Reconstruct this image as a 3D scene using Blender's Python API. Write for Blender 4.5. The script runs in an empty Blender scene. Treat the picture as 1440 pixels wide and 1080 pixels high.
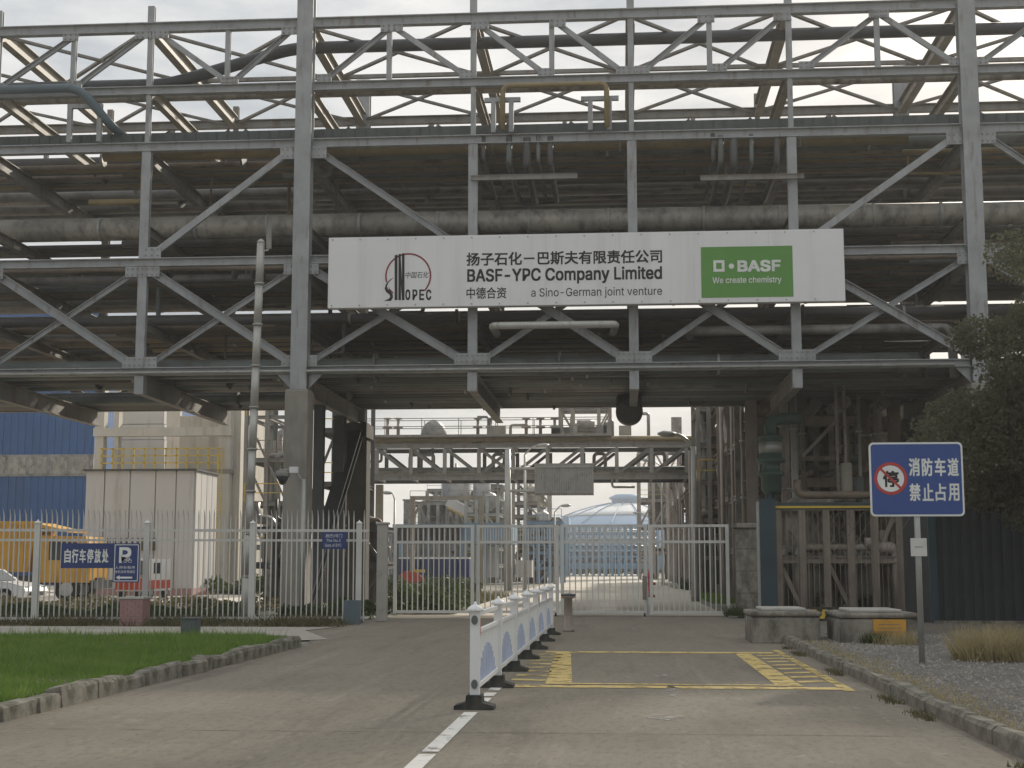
import bpy, math, random
from mathutils import Vector, Matrix
import numpy as np
random.seed(7); np.random.seed(7)
R = math.radians
scene = bpy.context.scene
C = scene.collection

# ------------------------------------------------------------------ camera, sky, sun, exposure
EYE = 1.5
YAW, PITCH, FPX = 0.0767, 0.1273, 2000.0
cam_d = bpy.data.cameras.new('camera'); cam = bpy.data.objects.new('camera', cam_d); C.objects.link(cam)
cam_d.lens = 50.0; cam_d.sensor_width = 36.0; cam_d.clip_start = 0.1; cam_d.clip_end = 6000
cam.location = (0, 0, EYE); cam.rotation_euler = (math.pi/2 + PITCH, 0, YAW)
scene.camera = cam

SUN_EL, SUN_AZ = R(27), R(22)            # azimuth measured from +Y (up the road) towards +X
w = bpy.data.worlds.new('World'); scene.world = w; w.use_nodes = True
nt = w.node_tree; nt.nodes.clear()
out = nt.nodes.new('ShaderNodeOutputWorld'); bg = nt.nodes.new('ShaderNodeBackground')
sky = nt.nodes.new('ShaderNodeTexSky'); sky.sky_type = 'NISHITA'; sky.sun_disc = False
sky.sun_elevation = SUN_EL; sky.sun_rotation = SUN_AZ; sky.dust_density = 4.0; sky.air_density = 1.0; sky.ozone_density = 1.0
tc = nt.nodes.new('ShaderNodeTexCoord'); mp = nt.nodes.new('ShaderNodeMapping'); mp.inputs['Scale'].default_value = (1.0, 1.0, 3.2); mp.inputs['Location'].default_value = (3.1, 1.7, .4)
ns = nt.nodes.new('ShaderNodeTexNoise'); ns.inputs['Scale'].default_value = 4.6; ns.inputs['Detail'].default_value = 7; ns.inputs['Roughness'].default_value = 0.55
rp = nt.nodes.new('ShaderNodeValToRGB'); rp.color_ramp.elements[0].position = 0.36; rp.color_ramp.elements[1].position = 0.62
rp.color_ramp.elements[0].color = (3.3, 3.75, 4.2, 1); rp.color_ramp.elements[1].color = (7.4, 7.35, 7.15, 1)
mx = nt.nodes.new('ShaderNodeMix'); mx.data_type = 'RGBA'; mx.inputs[0].default_value = 0.90
nt.links.new(tc.outputs['Generated'], mp.inputs['Vector']); nt.links.new(mp.outputs[0], ns.inputs['Vector'])
nt.links.new(ns.outputs['Fac'], rp.inputs[0]); nt.links.new(sky.outputs[0], mx.inputs[6])
sp = nt.nodes.new('ShaderNodeSeparateXYZ'); mr = nt.nodes.new('ShaderNodeMapRange'); vm = nt.nodes.new('ShaderNodeVectorMath'); vm.operation = 'SCALE'
mr.inputs[3].default_value = .86; mr.inputs[4].default_value = 1.36      # an overcast sky grows brighter towards the zenith
nt.links.new(tc.outputs['Generated'], sp.inputs[0]); nt.links.new(sp.outputs[2], mr.inputs[0])
nt.links.new(rp.outputs[0], vm.inputs[0]); nt.links.new(mr.outputs[0], vm.inputs['Scale']); nt.links.new(vm.outputs[0], mx.inputs[7])
nt.links.new(mx.outputs[2], bg.inputs['Color']); bg.inputs['Strength'].default_value = 0.085
nt.links.new(bg.outputs[0], out.inputs['Surface'])

sl = bpy.data.lights.new('sun', 'SUN'); sl.energy = 3.6; sl.angle = R(2.5); sl.color = (1.0, 0.91, 0.78)
so = bpy.data.objects.new('sun', sl); C.objects.link(so)
sdir = Vector((math.sin(SUN_AZ)*math.cos(SUN_EL), math.cos(SUN_AZ)*math.cos(SUN_EL), math.sin(SUN_EL)))
so.rotation_euler = sdir.to_track_quat('Z', 'Y').to_euler(); so.location = (30, 60, 60)

vs = scene.view_settings; vs.view_transform = 'Standard'; vs.look = 'None'; vs.exposure = 0.48; vs.gamma = 1.0; vs.use_curve_mapping = False
scene.render.engine = 'CYCLES'
scene.cycles.max_bounces = 6; scene.cycles.diffuse_bounces = 3; scene.cycles.transparent_max_bounces = 12

# ------------------------------------------------------------------ helpers
def ray(px, py):
    x, y = (px-720)/FPX, (540-py)/FPX
    fy = math.cos(PITCH) - y*math.sin(PITCH); fz = math.sin(PITCH) + y*math.cos(PITCH)
    return (x*math.cos(YAW) - fy*math.sin(YAW), x*math.sin(YAW) + fy*math.cos(YAW), fz)
def at(px, py, Y):                       # survey helper: the point of the photograph at road distance Y
    r = ray(px, py); t = Y/r[1]
    return Vector((r[0]*t, Y, EYE + r[2]*t))
def gr(px, py):                          # the same, on the ground
    r = ray(px, py); t = -EYE/r[2]
    return Vector((r[0]*t, r[1]*t, 0))

WORLD = {}
class MB:
    def __init__(s): s.v = []; s.f = []
    def add(s, v, f):
        b = len(s.v); s.v += [tuple(p) for p in v]; s.f += [tuple(b+i for i in q) for q in f]; return s
    def box(s, x0, x1, y0, y1, z0, z1):
        return s.add([(x0,y0,z0),(x1,y0,z0),(x1,y1,z0),(x0,y1,z0),(x0,y0,z1),(x1,y0,z1),(x1,y1,z1),(x0,y1,z1)],
                     [(0,3,2,1),(4,5,6,7),(0,1,5,4),(1,2,6,5),(2,3,7,6),(3,0,4,7)])
    def prof(s, p, q, poly, up=(0,0,1)):  # sweep a closed 2d outline (side, up) from p to q
        p = Vector(p); q = Vector(q); d = (q-p).normalized(); u = Vector(up)
        if abs(d.dot(u)) > .98: u = Vector((0,1,0)) if abs(d.y) < .9 else Vector((1,0,0))
        sd = d.cross(u).normalized(); u = sd.cross(d)
        n = len(poly)
        v = [p + sd*a + u*b for a, b in poly] + [q + sd*a + u*b for a, b in poly]
        f = [(i, (i+1) % n, (i+1) % n + n, i+n) for i in range(n)] + [tuple(range(n))[::-1], tuple(range(n, 2*n))]
        return s.add(v, f)
    def bar(s, p, q, w, h=None, up=(0,0,1)):
        h = h or w
        return s.prof(p, q, [(-w/2,-h/2),(w/2,-h/2),(w/2,h/2),(-w/2,h/2)], up)
    def ibeam(s, p, q, w, h, t=None, up=(0,0,1)):
        t = t or max(.018, w*.09); a, b, c = w/2, h/2, t/2
        return s.prof(p, q, [(-a,-b),(a,-b),(a,-b+t),(c,-b+t),(c,b-t),(a,b-t),(a,b),(-a,b),(-a,b-t),(-c,b-t),(-c,-b+t),(-a,-b+t)], up)
    def chan(s, p, q, w, h, t=.02, up=(0,0,1)):
        a, b = w/2, h/2
        return s.prof(p, q, [(-a,-b),(a,-b),(a,-b+t),(-a+t,-b+t),(-a+t,b-t),(a,b-t),(a,b),(-a,b)], up)
    def tube(s, pts, r, n=10, cap=True):
        pts = [Vector(p) for p in pts]; m = len(pts); rr = r if isinstance(r, (list, tuple)) else [r]*m
        rings = []; prev = None
        for i, p in enumerate(pts):
            d = (pts[min(i+1, m-1)] - pts[max(i-1, 0)]).normalized()
            if prev is None:
                u = Vector((0,0,1)) if abs(d.z) < .9 else Vector((1,0,0))
                sd = d.cross(u).normalized()
            else:
                sd = (prev - d*prev.dot(d)).normalized()
            u = sd.cross(d); prev = sd
            rings.append([p + sd*rr[i]*math.cos(2*math.pi*k/n) + u*rr[i]*math.sin(2*math.pi*k/n) for k in range(n)])
        v = [x for g in rings for x in g]
        f = [(i*n+k, i*n+(k+1) % n, (i+1)*n+(k+1) % n, (i+1)*n+k) for i in range(m-1) for k in range(n)]
        if cap: f += [tuple(range(n))[::-1], tuple(range((m-1)*n, m*n))]
        return s.add(v, f)
    def lathe(s, prof, c=(0,0,0), n=20):
        m = len(prof); v = [(c[0]+r*math.cos(2*math.pi*k/n), c[1]+r*math.sin(2*math.pi*k/n), c[2]+z) for r, z in prof for k in range(n)]
        f = [(i*n+k, i*n+(k+1) % n, (i+1)*n+(k+1) % n, (i+1)*n+k) for i in range(m-1) for k in range(n)]
        f += [tuple(range(n))[::-1], tuple(range((m-1)*n, m*n))]
        return s.add(v, f)
    def prism(s, poly, a, b, axis='y'):   # outline (u, z) extruded along axis between a and b
        n = len(poly)
        pt = (lambda u, z, t: (u, t, z)) if axis == 'y' else ((lambda u, z, t: (t, u, z)) if axis == 'x' else (lambda u, z, t: (u, z, t)))
        v = [pt(u, z, a) for u, z in poly] + [pt(u, z, b) for u, z in poly]
        f = [(i, (i+1) % n, (i+1) % n + n, i+n) for i in range(n)] + [tuple(range(n))[::-1], tuple(range(n, 2*n))]
        return s.add(v, f)
    def mesh(s, name, mat, smooth=False):
        me = bpy.data.meshes.new(name); me.from_pydata(s.v, [], s.f); me.materials.append(mat)
        if smooth:
            me.polygons.foreach_set('use_smooth', [len(p.vertices) == 4 for p in me.polygons])
        me.update(); return me
    def build(s, name, mat, parent=None, smooth=False, bev=0, local=False):
        return place(s.mesh(name, mat, smooth), name, parent, bev=bev, local=local)

def place(me, name, parent=None, loc=None, rot=None, bev=0, local=False):
    o = bpy.data.objects.new(name, me); C.objects.link(o)
    if loc is not None: o.location = loc
    if rot is not None: o.rotation_euler = rot
    if parent is not None:
        o.parent = parent
        if not local: o.matrix_parent_inverse = Matrix.Translation(-WORLD.get(parent.name, Vector((0,0,0))))
    WORLD[o.name] = Vector((0,0,0)) if loc is None else Vector(loc)
    if bev:
        b = o.modifiers.new('bevel', 'BEVEL'); b.width = bev; b.segments = 2; b.limit_method = 'ANGLE'
    return o
def tag(o, label=None, cat=None, group=None, kind=None):
    if label: o['label'] = label
    if cat: o['category'] = cat
    if group: o['group'] = group
    if kind: o['kind'] = kind
    return o
def thing(name, label, cat, loc=(0,0,0), rz=0, group=None):
    o = bpy.data.objects.new(name, None); C.objects.link(o); o.location = loc; o.rotation_euler = (0,0,rz)
    o.empty_display_size = .2
    WORLD[o.name] = Vector(loc)
    return tag(o, label, cat, group)
def copy_tree(o, parent=None):
    c = o.copy(); C.objects.link(c)
    if parent is not None: c.parent = parent
    for ch in [k for k in o.children]: copy_tree(ch, c)
    return c
def calc_normals(o):
    import bmesh
    b = bmesh.new(); b.from_mesh(o.data); bmesh.ops.recalc_face_normals(b, faces=b.faces); b.to_mesh(o.data); b.free()

# ------------------------------------------------------------------ materials
def ramp(nt, a, b, ca=(0,0,0,1), cb=(1,1,1,1)):
    r = nt.nodes.new('ShaderNodeValToRGB'); e = r.color_ramp.elements
    e[0].position, e[1].position = a, b; e[0].color, e[1].color = ca, cb
    return r
def mixc(nt, fac, a, b, mode='MIX'):
    m = nt.nodes.new('ShaderNodeMix'); m.data_type = 'RGBA'; m.blend_type = mode
    for k, x in ((0, fac), (6, a), (7, b)):
        if hasattr(x, 'is_output') or hasattr(x, 'links'): nt.links.new(x, m.inputs[k])
        elif k == 0: m.inputs[0].default_value = x
        else: m.inputs[k].default_value = tuple(x[:3]) + (1,)
    return m.outputs[2]
def noise(nt, vec, scale, detail=4, rough=.55):
    n = nt.nodes.new('ShaderNodeTexNoise'); n.inputs['Scale'].default_value = scale; n.inputs['Detail'].default_value = detail; n.inputs['Roughness'].default_value = rough
    nt.links.new(vec, n.inputs['Vector']); return n.outputs['Fac']
def mapped(nt, sc):
    t = nt.nodes.new('ShaderNodeTexCoord'); m = nt.nodes.new('ShaderNodeMapping'); m.inputs['Scale'].default_value = sc
    nt.links.new(t.outputs['Object'], m.inputs['Vector']); return m.outputs[0]
def mat(name, col, rough=.6, metal=0, var=.12, scale=2.0, dirt=None, dlo=.52, dhi=.72, dscale=1.3, stretch=(1,1,1), bump=0, bscale=40, hole=None, emit=None, damt=1.0, spec=.4):
    m = bpy.data.materials.new(name); m.use_nodes = True; t = m.node_tree; b = t.nodes['Principled BSDF']
    b.inputs['Roughness'].default_value = rough; b.inputs['Metallic'].default_value = metal
    b.inputs['Specular IOR Level'].default_value = spec
    v = mapped(t, (1,1,1)); vs_ = mapped(t, stretch)
    lo = [c*(1-var) for c in col]; hi = [min(1, c*(1+var)) for c in col]
    n1 = ramp(t, .3, .7); t.links.new(noise(t, v, scale, 5), n1.inputs[0])
    c = mixc(t, n1.outputs[0], lo, hi)
    if dirt:
        n2 = ramp(t, dlo, dhi, (0,0,0,1), (damt,)*3+(1,)); t.links.new(noise(t, vs_, dscale, 8, .65), n2.inputs[0])
        c = mixc(t, n2.outputs[0], c, dirt)
    t.links.new(c, b.inputs['Base Color'])
    if bump:
        bn = t.nodes.new('ShaderNodeBump'); bn.inputs['Strength'].default_value = bump; bn.inputs['Distance'].default_value = .02
        t.links.new(noise(t, v, bscale, 5, .6), bn.inputs['Height']); t.links.new(bn.outputs[0], b.inputs['Normal'])
    if hole:                              # worn paint: bare surface shows through
        tr = t.nodes.new('ShaderNodeBsdfTransparent'); ms = t.nodes.new('ShaderNodeMixShader')
        r = ramp(t, hole[0], hole[1]); t.links.new(noise(t, v, hole[2], 8, .7), r.inputs[0])
        t.links.new(r.outputs[0], ms.inputs[0]); t.links.new(tr.outputs[0], ms.inputs[1]); t.links.new(b.outputs[0], ms.inputs[2])
        t.links.new(ms.outputs[0], t.nodes['Material Output'].inputs['Surface'])
    return m
STRK = (2.0, 2.0, .25)
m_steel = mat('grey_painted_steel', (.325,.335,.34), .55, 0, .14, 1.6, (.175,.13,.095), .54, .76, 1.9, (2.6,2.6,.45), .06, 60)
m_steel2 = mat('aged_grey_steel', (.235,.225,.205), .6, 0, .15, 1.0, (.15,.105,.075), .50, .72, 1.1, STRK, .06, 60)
m_tan = mat('tan_painted_steel', (.29,.265,.215), .6, 0, .15, 1.0, (.20,.13,.08), .54, .72, 1.4, STRK, .06, 60)
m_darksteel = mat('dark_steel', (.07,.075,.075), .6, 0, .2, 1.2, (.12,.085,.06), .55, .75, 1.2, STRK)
m_conc = mat('column_concrete', (.27,.25,.215), .85, 0, .14, 1.4, (.14,.125,.11), .5, .75, .9, (1.5,1.5,.3), .25, 30)
m_concdark = mat('weathered_concrete', (.27,.245,.205), .9, 0, .22, 3.0, (.09,.08,.065), .42, .66, 2.6, (1.3,1.3,.7), .5, 30)
m_concl = mat('pale_concrete', (.42,.40,.36), .9, 0, .12, 1.2, (.26,.24,.2), .5, .75, 2, (1,1,1), .25, 40)
m_insul = mat('stained_pipe_cladding', (.34,.315,.27), .45, .2, .22, .8, (.13,.12,.11), .46, .68, 1.6, (1.6,1,1), .05, 20)
m_insul2 = mat('dull_pipe_cladding', (.28,.27,.25), .5, .2, .2, .8, (.10,.095,.085), .46, .7, 1.5, (1,1,1))
m_pipes = [mat('pipe_grey', (.185,.18,.17), .5, .2, .2, .9, (.09,.075,.06), .5, .7), mat('pipe_green_grey', (.125,.145,.135), .5, 0, .2, .9, (.08,.07,.05), .5, .7),
           mat('pipe_brown', (.19,.15,.11), .6, 0, .2, .9, (.08,.06,.045), .5, .7), mat('pipe_dark', (.075,.073,.07), .5, 0, .2, .9), mat('pipe_silver', (.34,.33,.31), .4, .3, .15, .9, (.15,.13,.11), .5, .7)]
m_black = mat('black_pipe_coating', (.045,.05,.055), .45, 0, .15, 2)
m_bluepipe = mat('blue_grey_pipe', (.10,.135,.155), .4, 0, .12, 2)
m_yellowpipe = mat('ochre_pipe', (.25,.19,.09), .5, 0, .18, 1.5, (.16,.11,.06), .52, .7)
m_tray = mat('cable_tray_green', (.075,.09,.085), .6, 0, .2, 1.5)
m_white = mat('white_paint', (.74,.74,.73), .45, 0, .05, 1.5, (.45,.43,.39), .58, .85, 1.2, (2,2,.5))
m_signwhite = mat('sign_face_white', (.76,.75,.745), .5, 0, .03, .5, (.65,.63,.605), .48, .80, 1.1, (1.6,1,.10))
m_fence = mat('fence_white_paint', (.57,.56,.525), .5, 0, .07, 2, (.36,.31,.25), .58, .8, 2.2, (2,2,.6))
m_blackink = mat('black_print', (.02,.018,.02), .5)
m_redring = mat('dark_red_print', (.25,.035,.05), .5)
m_green = mat('sign_green', (.115,.29,.06), .45, 0, .04, 1)
m_printwhite = mat('white_print', (.72,.73,.70), .5)
m_blue = mat('traffic_sign_blue', (.035,.075,.26), .4, 0, .06, 2)
m_navy = mat('navy_sign', (.03,.05,.16), .45, 0, .08, 2)
m_redpaint = mat('red_sign_paint', (.45,.05,.04), .5)
m_orange = mat('orange_machine_paint', (.62,.34,.045), .5, 0, .1, 2, (.22,.13,.05), .55, .75, 1.5, STRK)
m_yellow = mat('yellow_railing_paint', (.60,.42,.06), .5, 0, .1, 2, (.3,.2,.08), .56, .76)
m_tire = mat('tyre_rubber', (.025,.025,.026), .85, 0, .2, 5)
m_chrome = mat('wheel_alloy', (.4,.4,.4), .35, .7, .1, 3)
m_glass = mat('dark_glass', (.03,.035,.04), .12, 0, .1, 1, spec=.6)
m_bluewall = mat('blue_cladding', (.022,.095,.26), .5, 0, .10, .35, (.03,.07,.16), .5, .8, .7, (1,1,.2))
m_bluepale = mat('pale_blue_paint', (.20,.31,.42), .55, 0, .12, .6, (.2,.22,.24), .55, .75)
m_panel = mat('offwhite_panel', (.55,.535,.515), .55, 0, .05, .5, (.34,.30,.26), .55, .85, .8, STRK)
m_cream = mat('cream_wall', (.52,.48,.41), .75, 0, .10, .5, (.32,.27,.21), .52, .76, .9, STRK)
m_teal = mat('teal_steel', (.03,.055,.068), .5, 0, .12, 1.5, (.06,.06,.05), .56, .75, 1.5, STRK)
m_tealdk = mat('dark_teal_cladding', (.032,.041,.042), .6, 0, .15, 1.2)
m_pink = mat('pink_brick', (.36,.215,.20), .8, 0, .12, 3, (.2,.14,.12), .55, .75, 3)
m_boxgrey = mat('grey_plastic', (.10,.115,.115), .55, 0, .1, 3)
m_rubber = mat('black_rubber', (.03,.033,.03), .8, 0, .25, 6, (.10,.09,.075), .5, .75, 3)
m_galv = mat('galvanised_steel', (.36,.36,.34), .45, .4, .12, 3, (.2,.18,.15), .55, .75, 2, STRK)
m_silver = mat('silver_pole', (.42,.41,.38), .45, .3, .10, 3, (.24,.21,.17), .55, .75, 2.5, STRK)
m_redveh = mat('red_vehicle_paint', (.5,.07,.04), .4)
m_carwhite = mat('car_white', (.75,.75,.76), .25, 0, .02, 1)
m_brown = mat('brown_rusty_steel', (.235,.20,.165), .8, 0, .25, 1.2, (.13,.09,.065), .48, .7, 1.2, STRK)
m_rosy = mat('primer_pipe', (.34,.295,.26), .6, 0, .15, 1.2, (.2,.14,.11), .5, .72, 1.4, STRK)
m_pipegreen = mat('green_pump_paint', (.055,.095,.075), .5, 0, .15, 2)
m_dome = mat('dome_white_roof', (.66,.68,.70), .6, 0, .05, .1)
m_domeblue = mat('dome_blue_roof', (.16,.29,.45), .6, 0, .06, .1)
m_yplate = mat('orange_plate', (.58,.30,.04), .6, 0, .1, 5, (.4,.24,.07), .5, .7, 6)
m_bark = mat('bark', (.09,.07,.05), .9, 0, .3, 6, None, bump=.5, bscale=20)
m_blueline = mat('blue_grey_bar', (.42,.47,.60), .5)
m_orangeref = mat('orange_reflector', (.55,.13,.05), .35)

def leafmat(name, a, b, trans=.35):
    m = bpy.data.materials.new(name); m.use_nodes = True; t = m.node_tree; p = t.nodes['Principled BSDF']
    v = mapped(t, (1,1,1)); r = ramp(t, .3, .7); t.links.new(noise(t, v, 1.7, 6, .7), r.inputs[0])
    c = mixc(t, r.outputs[0], a, b); t.links.new(c, p.inputs['Base Color']); p.inputs['Roughness'].default_value = .6; p.inputs['Specular IOR Level'].default_value = .25
    tl = t.nodes.new('ShaderNodeBsdfTranslucent'); t.links.new(c, tl.inputs['Color']); ms = t.nodes.new('ShaderNodeMixShader'); ms.inputs[0].default_value = trans
    t.links.new(p.outputs[0], ms.inputs[1]); t.links.new(tl.outputs[0], ms.inputs[2]); t.links.new(ms.outputs[0], t.nodes['Material Output'].inputs['Surface'])
    return m
m_leaf = leafmat('tree_leaf', (.085,.092,.055), (.175,.175,.10), .45)
m_grass = leafmat('lawn_blade', (.095,.20,.028), (.24,.33,.075))
m_hedge = leafmat('hedge_leaf', (.035,.06,.02), (.10,.13,.045))
m_dry = leafmat('dry_grass', (.27,.23,.12), (.52,.43,.24))
m_weed = leafmat('weeds', (.07,.08,.035), (.20,.16,.09))

# ------------------------------------------------------------------ ground, roads
def ground_mat(name, cols, scales, bump, bscale, rough=.9, joints=None):
    m = bpy.data.materials.new(name); m.use_nodes = True; t = m.node_tree; b = t.nodes['Principled BSDF']; b.inputs['Roughness'].default_value = rough
    b.inputs['Specular IOR Level'].default_value = .3
    v = mapped(t, (1,1,1)); c = cols[0]
    for col, (sc, lo, hi, amt, st) in zip(cols[1:], scales):
        r = ramp(t, lo, hi, (0,0,0,1), (amt,)*3+(1,)); t.links.new(noise(t, mapped(t, st), sc, 9, .68), r.inputs[0]); c = mixc(t, r.outputs[0], c, col)
    t.links.new(c, b.inputs['Base Color'])
    bn = t.nodes.new('ShaderNodeBump'); bn.inputs['Strength'].default_value = bump; bn.inputs['Distance'].default_value = .02
    t.links.new(noise(t, v, bscale, 6, .7), bn.inputs['Height']); t.links.new(bn.outputs[0], b.inputs['Normal'])
    return m
m_ground = ground_mat('yard_ground', [(.20,.185,.15), (.26,.24,.20), (.11,.12,.06)], [(.3,.35,.7,1,(1,1,1)), (.12,.5,.7,.8,(1,1,1))], .4, 12)
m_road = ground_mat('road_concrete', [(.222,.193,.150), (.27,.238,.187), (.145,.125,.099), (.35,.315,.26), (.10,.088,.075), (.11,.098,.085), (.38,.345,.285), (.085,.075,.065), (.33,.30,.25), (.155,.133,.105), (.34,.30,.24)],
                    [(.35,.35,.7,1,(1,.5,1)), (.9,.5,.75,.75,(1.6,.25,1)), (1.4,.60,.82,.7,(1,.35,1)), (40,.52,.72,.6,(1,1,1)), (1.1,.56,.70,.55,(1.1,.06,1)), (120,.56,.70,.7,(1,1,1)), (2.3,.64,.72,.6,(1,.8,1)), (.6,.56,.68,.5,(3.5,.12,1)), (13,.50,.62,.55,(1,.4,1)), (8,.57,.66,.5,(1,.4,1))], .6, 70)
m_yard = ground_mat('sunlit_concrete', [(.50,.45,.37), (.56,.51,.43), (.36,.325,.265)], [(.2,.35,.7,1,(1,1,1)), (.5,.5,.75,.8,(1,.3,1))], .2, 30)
m_walk = ground_mat('footpath_concrete', [(.36,.33,.28), (.44,.41,.35), (.20,.18,.15)], [(.6,.35,.7,1,(1,1,1)), (1.2,.5,.72,.9,(1,1,1))], .3, 40)
m_soil = ground_mat('soil', [(.13,.105,.075), (.19,.16,.115), (.08,.075,.045)], [(1.5,.35,.7,1,(1,1,1)), (.8,.5,.7,.9,(1,1,1))], .8, 30)
m_gravelbed = ground_mat('gravel_bed', [(.17,.155,.135), (.26,.24,.215), (.08,.07,.06), (.24,.19,.12)], [(1.0,.35,.7,1,(1,1,1)), (30,.45,.65,.9,(1,1,1)), (.5,.52,.7,.7,(1,1,1))], 1.0, 60)
m_stone = mat('kerb_stone', (.235,.215,.175), .9, 0, .25, 3, (.09,.085,.06), .44, .66, 4, (1,1,1), .5, 25)

def sheet(name, poly, z, m, kind='structure', grid=None):
    me = bpy.data.meshes.new(name); me.from_pydata([(x, y, z) for x, y in poly], [], [tuple(range(len(poly)))]); me.materials.append(m)
    o = place(me, name); o['kind'] = kind; return o
sheet('ground', [(-900,-150),(900,-150),(900,1400),(-900,1400)], -.02, m_ground)
sheet('road', [(-6.0,-6),(3.12,-6),(3.12,29.5),(3.12,44.2),(-6.9,44.2),(-6.9,37.5),(-7.4,33),(-6.0,27.5)], 0, m_road)
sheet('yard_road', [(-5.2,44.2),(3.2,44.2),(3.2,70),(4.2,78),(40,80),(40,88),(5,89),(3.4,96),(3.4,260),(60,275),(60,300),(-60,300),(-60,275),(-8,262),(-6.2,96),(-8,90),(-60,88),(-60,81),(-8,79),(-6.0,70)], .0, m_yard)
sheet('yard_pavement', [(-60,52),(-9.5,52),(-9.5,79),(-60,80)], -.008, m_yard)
sheet('footpath', [(-40,28.6),(-6.7,28.6),(-6.02,29.2),(-7.4,33.2),(-7.0,35.0),(-40,34.6)], .012, m_walk)
sheet('verge', [(-40,34.6),(-7.0,35.0),(-6.95,38.6),(-40,38.6)], .004, m_soil)
sheet('lawn_soil', [(-40,6),(-6.2,6),(-6.2,27.2),(-6.5,27.9),(-7.2,28.4),(-40,28.5)], .11, m_soil)
sheet('gravel_yard', [(3.28,6),(30,6),(30,38),(3.28,38)], .055, m_gravelbed)

# painted markings on the road
m_wline = mat('white_road_paint', (.62,.60,.56), .8, 0, .08, 3, hole=(.36,.46,3.0))
m_yline = mat('yellow_road_paint', (.62,.46,.17), .8, 0, .12, 3, (.45,.36,.17), .5, .7, 3, hole=(.36,.50,3.2))
m_yworn = mat('worn_yellow_road_paint', (.52,.40,.15), .85, 0, .15, 3, hole=(.37,.53,3.0))
def mark(name, poly, m, parent, z=.006):
    me = bpy.data.meshes.new(name); me.from_pydata([(x, y, z) for x, y in poly], [], [tuple(range(len(poly)))]); me.materials.append(m)
    return place(me, name, parent)
cl = thing('lane_line', 'broken white centre line painted along the road under the railing', 'road marking', (-1.57, 10, 0)); cl['kind'] = 'structure'
for a, b in ((8.5,11.6),(11.75,14.9),(15.6,16.5),(16.75,17.2),(17.5,18.0)):
    mark('dash', [(-1.64,a),(-1.50,a),(-1.50,b),(-1.64,b)], m_wline, cl)
yb = thing('yellow_box_marking', 'worn yellow keep clear box painted before the gate', 'road marking', (.5, 22, 0)); yb['kind'] = 'structure'
mark('bar', [(-1.46,18.0),(2.66,17.9),(2.66,18.26),(-1.46,18.36)], m_yline, yb)
mark('bar', [(-1.0,18.5),(2.25,18.42),(2.25,18.58),(-1.0,18.66)], m_yline, yb, .0075)
mark('bar', [(-1.36,25.1),(2.6,25.1),(2.6,25.55),(-1.36,25.55)], m_yline, yb)
mark('bar', [(-1.0,18.68),(-.66,18.68),(-.90,25.08),(-1.17,25.08)], m_yline, yb)
mark('bar', [(1.92,18.62),(2.24,18.62),(2.18,25.08),(1.92,25.08)], m_yline, yb)
mark('bar', [(2.66,17.7),(2.80,17.7),(2.78,26.2),(2.66,26.2)], m_yworn, yb)
for i in range(8):
    y = 18.95 + i*.78
    mark('stripe', [(2.26,y),(2.64,y+.12),(2.64,y+.40),(2.26,y+.28)], m_yline, yb)
    mark('stripe', [(-1.48,y+.1),(-1.02,y),(-1.02,y+.3),(-1.48,y+.4)], m_yworn, yb)
for k, (x, y, rx, ry) in enumerate(((.52,20.0,.13,.35),(.58,17.6,.10,.9),(.42,14.6,.18,.3),(.3,34.5,.25,.7))):
    p = [(x+rx*math.cos(a)*random.uniform(.6,1.2), y+ry*math.sin(a)*random.uniform(.6,1.2)) for a in np.linspace(0, 6.0, 12)]
    o = mark('chalk_mark', p, mat('faint_chalk', (.40,.37,.33), .9, hole=(.44,.62,6.0)), None); o['kind'] = 'structure'
# expansion joints of the road slabs
m_joint = mat('joint_tar', (.10,.09,.078), .9, hole=(.40,.6,2.0))
jt = thing('road_joint', 'dark joints between the concrete road slabs', 'road joint', (0,12,0)); jt['kind'] = 'structure'
for y in (13.1, 21.9, 30.6):
    mark('joint', [(-5.95,y),(3.05,y+.03),(3.05,y+.05),(-5.95,y+.02)], m_joint, jt, .003)

# kerbs, stone by stone
def stone(L, W, H, seed):
    rnd = random.Random(seed); mb = MB(); v = []; f = []
    nx, ny, nz = 4, 3, 3
    j = lambda a: rnd.uniform(-a, a)
    mb.box(-W/2, W/2, 0, L, -.05, H)
    c = .03
    out = []
    top = [(-W/2+c+j(.02), c+j(.03), H+j(.015)), (W/2-c+j(.02), c+j(.03), H+j(.015)), (W/2-c+j(.02), L-c+j(.03), H+j(.015)), (-W/2+c+j(.02), L-c+j(.03), H+j(.015))]
    mid = [(-W/2+j(.01), j(.01), H-c-.01+j(.012)), (W/2+j(.012), j(.012), H-c-.01+j(.012)), (W/2+j(.012), L+j(.01), H-c-.01+j(.012)), (-W/2+j(.01), L+j(.01), H-c-.01+j(.012))]
    bot = [(-W/2, 0, -.05), (W/2, 0, -.05), (W/2, L, -.05), (-W/2, L, -.05)]
    m2 = MB(); m2.add(bot+mid+top, [(0,1,5,4),(1,2,6,5),(2,3,7,6),(3,0,4,7),(4,5,9,8),(5,6,10,9),(6,7,11,10),(7,4,8,11),(8,9,10,11)])
    return m2
kb = bpy.data.objects.new('kerb', None); C.objects.link(kb); kb['kind'] = 'structure'; WORLD['kerb'] = Vector((0,0,0))
y = 8.0; i = 0
while y < 26.6:
    L = random.choice((.42,.5,.85,.95,.6)); st = stone(L-random.choice((.02,.03,.05,.09)), .2, .19+random.uniform(-.045,.025), i).mesh('stone', m_stone)
    place(st, 'stone', kb, (-6.10+random.uniform(-.035,.035), y, 0), (random.uniform(-.04,.04), random.uniform(-.10,.06), random.uniform(-.05,.05))); y += L; i += 1
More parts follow.
